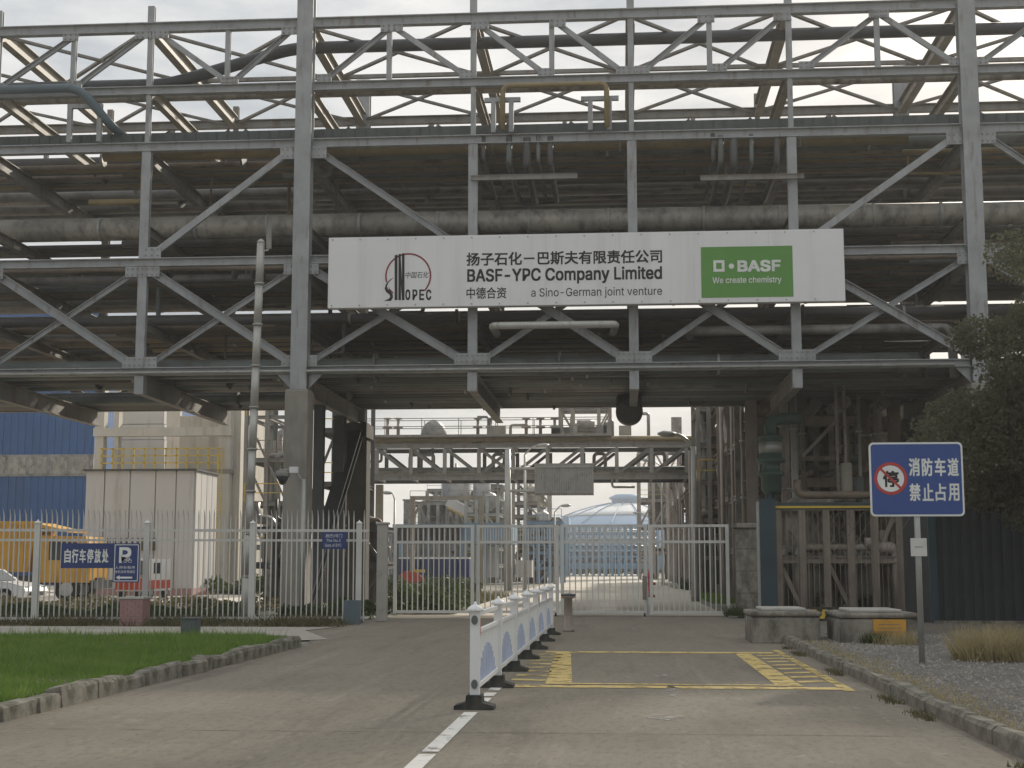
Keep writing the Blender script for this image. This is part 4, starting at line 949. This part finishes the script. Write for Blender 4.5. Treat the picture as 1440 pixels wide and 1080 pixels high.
# steelwork between the vent pole and the columns
def railing(parent, x0, x1, Y, z, h=1.1, m=m_yellow, step=1.2, Y2=None):
    Y2 = Y if Y2 is None else Y2
    for dz_ in (h, h*.5): MB().bar((x0,Y,z+dz_),(x1,Y2,z+dz_), .05).build('rail', m, parent)
    L = math.hypot(x1-x0, Y2-Y); nn = max(1, int(L/step))
    for k_ in range(nn+1):
        f_ = k_/nn; MB().bar((x0+(x1-x0)*f_,Y+(Y2-Y)*f_,z),(x0+(x1-x0)*f_,Y+(Y2-Y)*f_,z+h), .05).build('stanchion', m, parent)
def unit(label, xa, xb, Y, depth, ztop, levels, nx, m, seed, vessel=0, cat='process unit', pipes=6, rails=True, braces=True):
    rnd = random.Random(seed); x0, x1 = at(xa,796,Y).x, at(xb,796,Y).x
    t = thing('process_unit', label, cat, ((x0+x1)/2,Y,0)); zs = [ztop*(k_+1)/levels for k_ in range(levels)]; s = max(.22, Y*.0022)
    cols = [x0+(x1-x0)*k_/nx for k_ in range(nx+1)]
    for yy in (Y, Y+depth):
        for x in cols: MB().ibeam((x,yy,0),(x,yy,ztop), s, s, .03, up=(0,1,0)).build('column', m, t)
        for z in zs: MB().ibeam((x0,yy,z),(x1,yy,z), s*.7, s, .03).build('beam', m, t)
    for z in zs:
        for x in cols: MB().ibeam((x,Y,z),(x,Y+depth,z), s*.7, s, .03).build('beam', m, t)
        if rails: railing(t, x0, x1, Y-.1, z+.1, 1.1, m_yellow if rnd.random() < .45 else m, 1.4)
        if rnd.random() < .7: MB().box(x0,x1,Y+.1,Y+depth-.1,z+s*.5,z+s*.5+.05).build('deck', m_darksteel, t)
    if braces:
        for a, b in zip(cols, cols[1:]):
            for lo, hi in zip([0]+zs, zs):
                if rnd.random() < .55:
                    p, q = ((a,Y+.05,lo),(b,Y+.05,hi)) if rnd.random() < .5 else ((a,Y+.05,hi),(b,Y+.05,lo))
                    MB().bar(p, q, s*.6, s*.6).build('brace', m, t)
    for k_ in range(vessel):
        x = rnd.uniform(x0+1, x1-1); r = rnd.uniform(.5,1.1)*min(1.3,(x1-x0)/6+.3); z0_ = rnd.choice([0.3]+zs[:-1])+.1; h = rnd.uniform(2,4)*r
        MB().lathe([(.1,0),(r*.7,.1*r),(r,.35*r),(r,h),(r*.75,h+.3*r),(.15,h+.45*r),(.12,h+.7*r)], (x,Y+depth*rnd.uniform(.3,.7),z0_), 20).build('vessel', rnd.choice([m_insul,m_insul2,m_cream,m_pipes[4]]), t, smooth=True)
    for k_ in range(pipes):
        mm = rnd.choice(m_pipes+[m_rosy,m_insul,m_tan]); r = rnd.uniform(.07,.2)
        x = rnd.uniform(x0,x1); yy = Y+depth*rnd.uniform(0,1); z = rnd.choice(zs); x2 = rnd.uniform(x0,x1)
        MB().tube(bent([(x,yy,0),(x,yy,z+.4),(x2,yy,z+.4),(x2,yy,z+.4+rnd.uniform(-1.5,1.5))], .3), r, 8).build('pipe', mm, t, smooth=True)
    return t
unit('grey steel platforms with yellow railings behind the left column', 342, 402, 84, 6, 13, 5, 2, m_steel2, 3, 2)
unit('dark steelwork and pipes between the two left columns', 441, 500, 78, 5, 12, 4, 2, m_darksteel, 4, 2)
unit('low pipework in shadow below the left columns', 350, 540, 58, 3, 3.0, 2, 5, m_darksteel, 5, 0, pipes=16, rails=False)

# ------------------------------------------------------------------ second pipe bridge over the inner road
BY2 = 100.0
br = thing('pipe_bridge', 'grey brown steel truss pipe bridge crossing behind the gate', 'pipe bridge', (-5,102,0))
bx0, bxs = at(530,650,BY2).x, 2.43
zt2, zb2 = at(700,627,BY2).z, at(700,671,BY2).z
bxe = bx0+bxs*11
for Y, m in ((BY2,m_steel2),(BY2+4.2,m_darksteel)):
    MB().ibeam((bx0-2,Y,zt2),(bxe,Y,zt2), .26, .30, .04).build('chord', m, br); MB().ibeam((bx0-2,Y,zb2),(bxe,Y,zb2), .26, .38, .04).build('chord', m, br)
    for k_ in range(12): MB().ibeam((bx0+k_*bxs,Y,zb2+.25),(bx0+k_*bxs,Y,zt2-.2), .26, .2, .03, up=(0,1,0)).build('post', m, br)
    for k_ in range(11):
        a, b = bx0+k_*bxs+.15, bx0+(k_+1)*bxs-.15
        if k_ < 4: MB().chan((a,Y,zt2-.25),(b,Y,zb2+.3), .12, .22).build('brace', m, br)
        if k_ >= 3: MB().chan((a,Y+.1,zb2+.3),(b,Y+.1,zt2-.25), .12, .22).build('brace', m, br)
for k_ in range(12):
    for z in (zt2, zb2): MB().ibeam((bx0+k_*bxs,BY2+.2,z),(bx0+k_*bxs,BY2+4,z), .2, .3).build('cross_beam', m_steel2, br)
rnd = random.Random(5)
for k_ in range(9):
    yy = BY2+.5+k_*.4; z = zt2+.3+rnd.uniform(.05,.3); MB().tube([(bx0-3,yy,z),(bxe+2,yy,z)], rnd.uniform(.1,.22), 10).build('pipe', rnd.choice([m_yellowpipe,m_rosy,m_tan,m_pipes[4],m_yellowpipe]), br, smooth=True)
for k_ in range(6):
    yy = BY2+.5+k_*.6; z = zb2+.45+rnd.uniform(.0,.2); MB().tube([(bx0-3,yy,z),(bxe+2,yy,z)], rnd.uniform(.1,.2), 10).build('pipe', rnd.choice(m_pipes), br, smooth=True)
for k_ in range(4):
    xx = bx0+[2.2,8.2,15.4,19.6][k_]
    MB().tube(bent([(xx,BY2+1.2,zb2+.4),(xx,BY2+1.2,zt2-.5),(xx+.8,BY2+1.2,zt2-.5),(xx+.8,BY2+1.2,zb2+.5)], .3), .13, 10).build('pipe_loop', m_pipes[k_ % 3], br, smooth=True)
MB().box(bx0-2,at(860,610,BY2).x,BY2-.5,BY2+1.0,at(600,615,BY2).z,at(600,612,BY2).z).build('walkway', m_steel2, br)
railing(br, bx0-2, at(855,600,BY2).x, BY2-.5, at(600,612,BY2).z, 1.15, m_steel2, 2.4)
railing(br, bx0-2, at(855,600,BY2).x, BY2+1.0, at(600,612,BY2).z, 1.15, m_steel2, 2.4)
MB().lathe([(.9,0),(.95,.3),(.8,.8),(.5,1.1),(.15,1.3)], (at(610,600,BY2+2).x,BY2+2,at(610,608,BY2).z-.2), 16).build('hopper', m_insul2, br, smooth=True)
for k_, px in enumerate((545,560,672,690,740,760,780)):
    p = at(px,604,BY2+.6); MB().lathe([(.12,0),(.12,.5),(.35,.5),(.35,.62),(.1,.66),(.1,1.1),(.3,1.15),(.3,1.22)], (p.x,p.y,p.z-.4), 10).build('valve', rnd.choice([m_tan,m_rosy,m_steel2]), br, smooth=True)
for xx in (bx0-.5, bxe-1.2):
    for yy in (BY2,BY2+4.2): MB().ibeam((xx,yy,0),(xx,yy,zb2-.26), .5, .5, .05, up=(0,1,0)).build('leg', m_tan, br)
t = thing('valve_platform', 'small steel platform frame standing on top of the pipe bridge', 'platform', (at(822,610,BY2+1).x,BY2+1,zt2+.3))
vx = [at(x,600,BY2+1).x for x in (788,805,842,858)]
for yy in (BY2+.6, BY2+3.2):
    for x in vx: MB().ibeam((x,yy,zt2+.2),(x,yy,zt2+4.2), .22, .22, .03, up=(0,1,0)).build('column', m_tan, t)
    for z in (zt2+1.2, zt2+2.7, zt2+4.2): MB().ibeam((vx[0],yy,z),(vx[-1],yy,z), .2, .26, .03).build('beam', m_steel2, t)
    MB().bar((vx[0],yy+.1,zt2+2.7),(vx[1],yy+.1,zt2+1.2), .12).build('brace', m_tan, t); MB().bar((vx[3],yy+.1,zt2+2.7),(vx[2],yy+.1,zt2+1.2), .12).build('brace', m_tan, t)
MB().tube([(vx[1]+.3,BY2+1.6,zt2+1.5),(vx[2]-.3,BY2+1.6,zt2+1.5)], .45, 14).build('drum', m_insul, t, smooth=True)

for k_ in range(16):
    xx = rnd.uniform(bx0, bxe); z = rnd.choice((zb2+.5, zt2+.4)); zz = z+rnd.uniform(-1.6, 1.9); yy = BY2+rnd.uniform(.2,3.5)
    MB().tube(bent([(xx,yy,z),(xx,yy,zz),(xx+rnd.uniform(-2.5,2.5),yy,zz)], .2), rnd.uniform(.05,.12), 8).build('branch_pipe', rnd.choice(m_pipes+[m_rosy,m_tan]), br, smooth=True)
for k_ in range(10):
    xx = bx0+rnd.uniform(0,24); MB().box(xx,xx+rnd.uniform(.3,.9),BY2+.3,BY2+.9,zt2+.75,zt2+rnd.uniform(1.1,2.0)).build('equipment_box', rnd.choice([m_tan,m_insul,m_steel2]), br)
# sign seen from behind on its mast
t = thing('gantry_sign', 'grey corrugated back of a road sign hung from a tall mast', 'sign', (at(714,830,88).x,88,0))
mxx = at(714,760,88).x; mzt = at(714,632,88).z
MB().tube([(mxx,88,0),(mxx,88,mzt)], [.24,.17], 14).build('mast', m_silver, t, smooth=True)
sa, sb = at(752,675,88), at(835,675,88); z0_, z1_ = at(790,697,88).z, at(790,652,88).z
for z in (z0_+.3, z1_-.3): MB().tube([(mxx,88,z),(sb.x-.1,88,z)], .08, 10).build('arm', m_silver, t, smooth=True)
MB().box(sa.x,sb.x,87.72,87.76,z0_,z1_).build('plate', m_pipes[4], t)
for k_ in range(26): xx = sa.x+.08+(sb.x-sa.x-.16)*k_/25; MB().box(xx-.03,xx+.03,87.68,87.72,z0_+.02,z1_-.02).build('rib', m_galv, t)
for z in (z0_+.2, z1_-.2): MB().box(sa.x,sb.x,87.62,87.68,z-.06,z+.06).build('channel', m_galv, t)

def lamp(label, px, ytop, Y, dirx, arm, r=.09):
    p = at(px,ytop,Y); t = thing('street_lamp', label, 'street lamp', (p.x,Y,0), group='street lamps inside the plant')
    MB().tube([(p.x,Y,0),(p.x,Y,1.2),(p.x,Y,p.z-.5)], [r*1.5,r*1.2,r*.8], 10).build('pole', m_silver, t, smooth=True)
    pts = [(p.x+dirx*arm*f_, Y, p.z-.5+.9*math.sin(f_*math.pi/2)*.6) for f_ in [0,.15,.35,.6,.8,1]]
    MB().tube(pts, r*.55, 8).build('arm', m_silver, t, smooth=True)
    e = Vector(pts[-1]); a = Vector((dirx,0,.05))
    MB().tube([e-a*.1, e+a*.15, e+a*.5, e+a*.75], [.06,.13,.15,.05], 10).build('lamp_head', m_galv, t, smooth=True)
lamp('tall street lamp leaning over the road right of the pipe bridge', 975, 612, 62, -1, .8, .15)
lamp('slim street lamp right of the mast with the grey sign back', 780, 712, 120, 1, .6)
lamp('far street lamp under the right part of the pipe bridge', 930, 648, 112, -1, .8)
lamp('street lamp far left behind the first gate leaf', 555, 694, 110, -1, .25)
lamp('street lamp at mast height seen under the bridge middle', 738, 628, 89.5, 1, .8)
lamp('low far lamp beside the dome roof', 912, 722, 160, -1, 1.0)

# ------------------------------------------------------------------ plant seen through the gate
t = thing('goalpost_gantry', 'pale steel goalpost gantry standing in the yard left of the mast', 'gantry', (at(628,815,95).x,95,0))
ga_, gb_ = at(580,750,95).x, at(677,750,95).x; gz = at(628,700,95).z
for x in (ga_, gb_): MB().box(x-.14,x+.14,94.86,95.14,0,gz+.12).build('post', m_tan, t)
MB().box(ga_+.14,gb_-.14,94.88,95.12,gz-.14,gz+.12).build('beam', m_tan, t)
for s, x in ((1,ga_+.14),(-1,gb_-.14)): MB().bar((x,95,gz-1.0),(x+s*.9,95,gz-.1), .12).build('brace', m_tan, t)
t = thing('pump_shed', 'long pale blue open shed with dark louvres behind the gate', 'shed', (at(650,815,112).x,112,0))
SYs = 112
bpx(552,652,737,742,SYs-.3,8,m_bluepale,'roof',t); bpx(652,716,735,764,SYs-.4,9,m_bluepale,'fascia',t); bpx(552,652,742,763,SYs+.6,.2,m_darksteel,'louvre_wall',t)
for k_ in range(13): bpx(556+k_*7.6,559+k_*7.6,742,790,SYs+.2,.2,m_insul2,'slat',t)
for xa in (552,600,648,680,712): bpx(xa,xa+4,742,815,SYs,.3,m_bluepale,'post',t)
bpx(555,565,762,784,SYs+.1,1,m_bluepale,'wall_panel',t); bpx(668,700,768,812,SYs+.8,.3,m_panel,'wall_panel',t); bpx(725,748,788,812,SYs-6,2,m_panel,'cabinet',t)
for k_ in range(6):
    xa = 557+k_*17.5; tt = thing('blue_skip', ['first','second','third','fourth','fifth','sixth'][k_] + ' navy skip with white rim counted from the concrete gate post', 'skip', (at(xa+8,810,98).x,98,0), group='navy skips in a row behind the gate')
    bpx(xa,xa+15.5,786,812,98,2.4,m_navy,'bin',tt); bpx(xa-.3,xa+15.8,783.6,786,97.95,2.5,m_white,'rim',tt)
    for q in (3,8,12.5): bpx(xa+q,xa+q+1,787,812,97.93,.07,m_navy,'rib',tt)
t = thing('red_machine', 'small dusty red machine with yellow top in the yard', 'machine', (at(578,820,84).x,84,0))
mx0 = at(577,815,84).x
o = MB().prism([(mx0-.75,.25),(mx0+.75,.25),(mx0+.8,.8),(mx0+.3,1.15),(mx0-.3,1.2),(mx0-.8,.8)], 83.6, 84.6).build('body', m_redveh, t); calc_normals(o)
MB().box(mx0+.1,mx0+.8,83.7,84.5,1.12,1.3).build('hood', m_yellow, t)
for s in (-.5,.5):
    for yy in (83.55,84.65): MB().tube([(mx0+s,yy-.08,.28),(mx0+s,yy+.08,.28)], .28, 14).build('wheel', m_tire, t)
for k_ in range(9):
    px = 566+k_*9; tt = thing('kerb_marker', ['first','second','third','fourth','fifth','sixth','seventh','eighth','ninth'][k_] + ' low pale marker block in the yard, counted from the gate post', 'marker block', (at(px,822,86).x,86,0), group='pale marker blocks along the yard edge')
    x_ = at(px,822,86).x; o = MB().prism([(x_-.16,0),(x_+.16,0),(x_+.12,.32),(x_-.12,.32)], 85.9, 86.1).build('block', m_concl, tt); MB().box(x_-.1,x_+.1,85.88,85.9,.2,.27).build('band', m_redveh, tt)
unit('dark grey multi storey steel tower behind the pale blue shed', 680, 706, 150, 8, at(690,684,150).z, 6, 2, m_steel2, 21, 3)
unit('tan scaffolded process tower right of the sign mast', 722, 758, 140, 7, at(740,672,140).z, 8, 2, m_tan, 22, 4, pipes=12)
unit('cluttered grey pipework roofline behind the louvred shed', 576, 668, 135, 8, at(620,708,135).z, 3, 7, m_insul2, 23, 7, pipes=26)
unit('thin grey scaffold frame above the blue shed fascia', 655, 700, 126, 6, at(680,700,126).z, 5, 3, m_galv, 51, 3, pipes=14)
unit('pale pipe frame right below the grey sign back', 740, 790, 125, 5, at(760,735,125).z, 4, 3, m_bluepale, 52, 3, pipes=14)
unit('distant grey framework left of the chimney', 600, 640, 180, 8, at(620,690,180).z, 5, 3, m_insul2, 53, 3, pipes=10)
unit('distant thin tower behind the tan scaffolding', 758, 772, 190, 4, at(765,690,190).z, 7, 1, m_tan, 54, 1, pipes=5)
unit('grey pipe frame between the sloping duct and the steel tower', 662, 684, 142, 5, at(670,694,142).z, 6, 2, m_steel2, 55, 2, pipes=10)
t = thing('conveyor_duct', 'sloping pale duct lit along its edge above the shed', 'duct', (at(645,715,132).x,132,5))
pa, pb = at(630,705,132), at(664,723,132)
MB().bar(pa, pb, 1.0, .9).build('duct', m_panel, t); MB().bar(pa+Vector((0,-.6,-.6)), pb+Vector((0,-.6,-.6)), .2, .15).build('rail', m_yellow, t)
MB().bar((pb.x,132,0),(pb.x,132,pb.z), .3).build('leg', m_steel2, t); MB().bar((pa.x,132,0),(pa.x,132,pa.z), .3).build('leg', m_steel2, t)
t = thing('chimney', 'thin pale chimney rising behind the shed', 'chimney', (at(628,700,170).x,170,0))
MB().tube([(at(628,700,170).x,170,0),(at(628,700,170).x,170,at(628,665,170).z)], [.5,.35], 12).build('stack', m_cream, t, smooth=True)
MB().tube([(at(628,700,170).x,170,at(628,668,170).z),(at(628,700,170).x,170,at(628,664,170).z)], .45, 12).build('ring', m_steel2, t)
t = thing('grey_silo', 'square grey silo tower left of the gantry', 'silo', (at(572,800,140).x,140,0))
bpx(567,577,704,820,140,4,m_insul2,'shaft',t); bpx(566,578,702,704,139.8,4.4,m_steel2,'cap',t)

# far pipe racks and the dome
def farrack(label, xa, xb, Y, ytop, ybot, rows, m, mats, seed):
    rnd = random.Random(seed); x0, x1 = at(xa,796,Y).x, at(xb,796,Y).x; z1_, z0_ = at((xa+xb)/2,ytop,Y).z, at((xa+xb)/2,ybot,Y).z
    t = thing('far_pipe_rack', label, 'pipe rack', ((x0+x1)/2,Y,0)); nn = max(2, int((xb-xa)/9))
    for k_ in range(nn+1):
        x = x0+(x1-x0)*k_/nn
        for yy in (Y, Y+5): MB().box(x-.2,x+.2,yy-.2,yy+.2,0,z1_).build('column', m, t)
    for k_ in range(rows):
        z = z0_+(z1_-z0_)*(k_+.5)/rows
        for yy in (Y,Y+5): MB().box(x0,x1,yy-.15,yy+.15,z-.55,z-.3).build('beam', m, t)
        for q in range(5): r = rnd.uniform(.12,.3); MB().tube([(x0,Y+.5+q,z-.3+r),(x1,Y+.5+q,z-.3+r)], r, 8).build('pipe', rnd.choice(mats), t, smooth=True)
    return t
farrack('bluish many tiered pipe rack at the end of the inner road', 752, 925, 215, 741, 795, 5, m_bluepale, [m_bluepale,m_pipes[4],m_insul,m_bluepale,m_dome], 31)
farrack('grey pipe rack in the left distance behind the shed', 540, 690, 190, 742, 800, 4, m_insul2, [m_pipes[0],m_insul,m_bluepale], 32)
t = thing('far_blue_wall', 'pale blue long low building behind the far pipe rack', 'building', (-8,228,0))
bpx(748,930,775,800,226,10,m_bluepale,'wall',t); bpx(746,932,772,775,225.5,11,m_dome,'roof_edge',t)
for k_ in range(14): bpx(756+k_*12,762+k_*12,780,788,225.9,.1,m_glass,'window',t)
DY = 430.0; dc = at(882,730,DY); zr = at(882,701,DY).z; zbs = at(882,738,DY).z; RD = (at(1015,730,DY).x-at(750,730,DY).x)/2
t = thing('dome_hall', 'white and blue shallow dome roofed hall in the far distance', 'dome building', (dc.x,DY+RD,0))
zmid = zbs+(zr-zbs)*.42
def domez(r): return zbs + (zr-zbs)*(1-(r/RD)**1.7)
prof = [(RD,0),(RD,zbs)] + [(RD*f_, domez(RD*f_)) for f_ in (.97,.92,.86,.8,.74)]
MB().lathe(prof+[(RD*.735,domez(RD*.74)+.05)], (dc.x,DY+RD,0), 48).build('skirt', m_domeblue, t, smooth=True)
MB().lathe([(RD*f_, domez(RD*f_)+.15) for f_ in (.74,.62,.5,.38,.28,.2)], (dc.x,DY+RD,0), 48).build('dome_roof', m_dome, t, smooth=True)
MB().lathe([(RD*.17,zr-.6),(RD*.17,zr+.8),(RD*.2,zr+1.2),(RD*.2,zr+1.6),(RD*.13,zr+2.6)], (dc.x,DY+RD,0), 32).build('lantern', m_domeblue, t, smooth=True)
for k_ in range(18):
    a = 2*math.pi*k_/18; pts = [(dc.x+RD*f_*math.cos(a), DY+RD+RD*f_*math.sin(a), domez(RD*f_)+.35) for f_ in (.97,.86,.6,.4,.2)]
    MB().tube(pts, .16, 5).build('roof_rib', m_domeblue, t)
t = thing('far_blue_shed', 'low blue shed roof left of the dome', 'shed', (at(775,735,330).x,330,0))
bpx(748,800,727,740,330,14,m_domeblue,'roof',t); bpx(750,798,740,800,331,12,m_dome,'wall',t)

# ------------------------------------------------------------------ pipe rack along the right side of the inner road
sr = thing('roadside_pipe_rack', 'brownish steel pipe rack running along the right side of inner road', 'pipe rack', (7,90,0))
ys_ = [54,62,70,78,86,94,106,118,130,142]
for X in (4.9, 10.2):
    for yy in ys_:
        MB().ibeam((X,yy,0),(X,yy,10.5), .42, .42, .04, up=(0,1,0)).build('column', m_rosy if X < 5 else m_brown, sr)
        if X < 5: MB().box(X-.4,X+.4,yy-.4,yy+.4,-.05,.6).build('footing', m_conc, sr)
    for z in (4.6,6.9,9.4):
        MB().ibeam((X,ys_[0],z),(X,ys_[-1],z), .26, .4, .04).build('beam', m_brown, sr)
    for a, b in zip(ys_, ys_[1:]):
        MB().bar((X,a,4.8),(X,b,9.2), .16).build('brace', m_rosy, sr)
for yy in ys_:
    for z in (4.6,6.9,9.4): MB().ibeam((5.1,yy,z),(10,yy,z), .24, .36, .04).build('cross_beam', m_brown, sr)
rnd = random.Random(9)
for z in (4.85,7.15,9.65):
    X = 5.4
    while X < 10:
        r = rnd.uniform(.08,.26); MB().tube([(X,52+rnd.uniform(0,3),z+r),(X,144,z+r)], r, 10).build('pipe', rnd.choice(m_pipes+[m_rosy,m_insul]), sr, smooth=True); X += 2*r+.1
for k_ in range(26):
    yy = rnd.uniform(56,120); X = 4.6+rnd.uniform(-.1,.6); r = rnd.uniform(.05,.12); z = rnd.choice((4.6,6.9,9.4))
    MB().tube([(X,yy,.1),(X,yy,z)], r, 8).build('riser', rnd.choice([m_rosy,m_pipes[4],m_pipes[2],m_tan]), sr, smooth=True)

# tall pipes, frames and the brown wall behind the portal
def riser(label, px, Y, r, m, top=8.2, n=14):
    p = at(px,700,Y); t = thing('riser_pipe', label, 'pipe', (p.x,Y,0))
    MB().tube([(p.x,Y,0),(p.x,Y,top)], r, n).build('pipe_body', m, t, smooth=True)
    for z in (1.8,4.1,6.3): MB().tube([(p.x,Y,z),(p.x,Y,z+.08)], r+.05, n).build('flange', m_galv, t, smooth=True)
riser('thick rosy riser pipe right of the green pump', 1105, 50, .16, m_rosy, 8.0)
riser('pale riser pipe with flanges, second from the green pump', 1119, 51, .13, m_silver, 8.0)
riser('rusty thin riser pipe close behind the pale riser', 1131, 53, .09, m_brown, 8.0)
riser('slim pale riser pipe left of the warning sign', 1211, 52, .06, m_silver, 8.0)
riser('thick brown riser pipe just left of the warning sign', 1219, 54, .2, m_brown, 8.0)
riser('tan riser pipe behind the upper edge of the warning sign', 1238, 53, .15, m_rosy, 8.0)
riser('thin tan riser pipe at the stone pillar', 1046, 56, .09, m_tan, 8.0)
riser('grey riser pipe between the stone pillar and teal post', 1062, 55, .12, m_pipes[0], 8.0)
riser('thin primer coloured riser behind the stone pillar', 1036, 58, .07, m_rosy, 8.0)
t = thing('channel_post', 'tall brown double channel post left of the warning sign', 'post', (at(1185,800,50).x,50,0))
for dx in (-.14,.14): MB().chan((at(1185,700,50).x+dx,50,0),(at(1185,700,50).x+dx,50,8.2), .08, .2).build('channel', m_rosy, t)
for k_ in range(12): MB().box(at(1185,700,50).x-.14,at(1185,700,50).x+.14,49.9,49.92,.4+k_*.65,.46+k_*.65).build('batten', m_brown, t)
MB().bar(at(1128,642,51), at(1178,590,51), .12).build('strut', m_rosy, t)
MB().bar((at(1110,645,51.5).x,51.5,at(1110,645,51.5).z), (at(1178,645,51.5).x,51.5,at(1110,645,51.5).z), .16).build('tie', m_brown, t)
t = thing('brown_tank_house', 'large brown ribbed metal building behind the riser pipes', 'building', (13,64,0))
x0, x1 = at(1128,700,62).x, 24.0
MB().box(x0,x1,62,74,0,9.5).build('wall', m_brown, t)
for k_ in range(11): MB().box(x0-.03,x1,61.9,62,.7+k_*.8,.86+k_*.8).build('sheet_rib', m_brown, t)
bpx(1150,1204,688,780,61.6,.3,m_cream,'door',t); bpx(1160,1176,760,800,61.4,.2,m_pipegreen,'door_panel',t)
x_ = at(1090,640,49).x; t = thing('green_pump', 'dark green pump with gooseneck pipe on a post by the pillar', 'pump', (x_,49,0))
zc1, zc2 = at(1085,650,49).z, at(1085,620,49).z
MB().tube([(x_-.2,49,0),(x_-.2,49,zc1)], .16, 12).build('post', m_teal, t, smooth=True)
MB().lathe([(.2,-1.1),(.34,-.95),(.34,-.5),(.45,-.45),(.45,-.32),(.3,-.3),(.3,-.05),(.5,0),(.5,.12),(.38,.16),(.38,.8),(.42,.82),(.42,.9)], (x_-.15,49,zc1), 18).build('pump_body', m_pipegreen, t, smooth=True)
MB().lathe([(.36,.3),(.40,.3),(.40,.68),(.36,.68)], (x_-.15,49,zc1), 18).build('pale_sleeve', m_galv, t, smooth=True)
MB().tube(bent([(x_-.15,49,zc1+.9),(x_-.15,49,zc1+1.5),(x_+.9,49,zc1+1.5)], .4), .2, 14).build('gooseneck', m_pipegreen, t, smooth=True)
unit('rusty equipment frame low behind the diamond mesh', 1095, 1300, 47, 3, 3.4, 2, 6, m_brown, 41, 3, pipes=12, rails=False)
t = thing('fire_hydrant', 'red fire hydrant pillar seen through the gate centre', 'hydrant', (at(915,825,70).x,70,0))
MB().lathe([(.2,0),(.2,.1),(.13,.12),(.13,.9),(.19,.95),(.19,1.05),(.1,1.25),(.03,1.32)], (at(915,825,70).x,70,0), 14).build('barrel', m_redpaint, t, smooth=True)
for s in (-1,1): MB().tube([(at(915,825,70).x,70,.65),(at(915,825,70).x+s*.24,70,.65)], .07, 10).build('outlet', m_redpaint, t, smooth=True)
unit('tall grey frame of thin pipes behind the tall street lamp', 985, 1030, 74, 5, 11.5, 6, 3, m_steel2, 61, 2, pipes=18)
unit('grey pipe tangle behind the green pump', 1040, 1130, 58, 4, 8.5, 4, 5, m_insul2, 62, 1, pipes=30, rails=False)
unit('tan pipe tangle in front of the brown building', 1130, 1240, 59, 3, 8.2, 3, 5, m_tan, 63, 1, pipes=22, rails=False)
unit('distant steel unit beyond the right roadside rack', 900, 960, 165, 8, 15, 5, 3, m_rosy, 44, 3)

# ------------------------------------------------------------------ tree at the right edge
def tree(label, x, y, h, cz, rx, ry, rz, n, seed, leaf=.05):
    rs = np.random.RandomState(seed); t = thing('broadleaf_tree', label, 'tree', (x,y,0))
    tr = MB(); tr.tube([(x,y,0),(x+.1,y,h*.2),(x-.05,y+.1,h*.45),(x+.05,y,h*.8)], [.26,.2,.14,.04], 10)
    tr.build('trunk', m_bark, t, smooth=True)
    C_ = []
    for k_ in range(46):
        d = rs.randn(3); d /= np.linalg.norm(d); q = rs.uniform(.45,1.0); c = np.array([x,y,cz]) + d*q*np.array([rx,ry,rz]); C_.append((c, rs.uniform(.55,1.15)))
        st = Vector((x,y,h*rs.uniform(.2,.6))); md = st.lerp(Vector(c), .5)+Vector((0,0,.3))
        if k_ < 22: MB().tube([st, md, Vector(c)], [.07,.04,.012], 6).build('limb', m_bark, t, smooth=True)
    P = []
    for c, r in C_:
        m_ = n//46; d = rs.randn(m_,3); d /= np.linalg.norm(d,axis=1)[:,None]; P.append(c + d*(r*rs.uniform(.25,1,m_)**.6)[:,None]*np.array([1.15,1.15,.75]))
    np.random.seed(seed); leaves('crown', np.concatenate(P), leaf, m_leaf, t, .55)
tree('dark leafy tree overhanging the teal shed at the right edge', 11.8, 31.5, 10.0, 6.0, 4.4, 3.6, 4.3, 90000, 3)
tree('smaller dark bushy tree behind the blue sign at the right edge', 9.8, 33.5, 6.0, 4.0, 3.1, 2.2, 2.5, 60000, 5)

# ------------------------------------------------------------------ the hazy air
hz_ = MB().box(-905,905,-155,1405,-1.2,40).mesh('haze', None) if False else None
hm = bpy.data.materials.new('haze_air'); hm.use_nodes = True; hm.node_tree.nodes.clear()
ho = hm.node_tree.nodes.new('ShaderNodeOutputMaterial'); hv = hm.node_tree.nodes.new('ShaderNodeVolumePrincipled')
hv.inputs['Color'].default_value = (.93,.93,.92,1); hv.inputs['Density'].default_value = .00062; hv.inputs['Anisotropy'].default_value = .35
hm.node_tree.links.new(hv.outputs[0], ho.inputs['Volume'])
o = MB().box(-905,905,-155,1405,-1.2,40).build('haze', hm); o['kind'] = 'stuff'
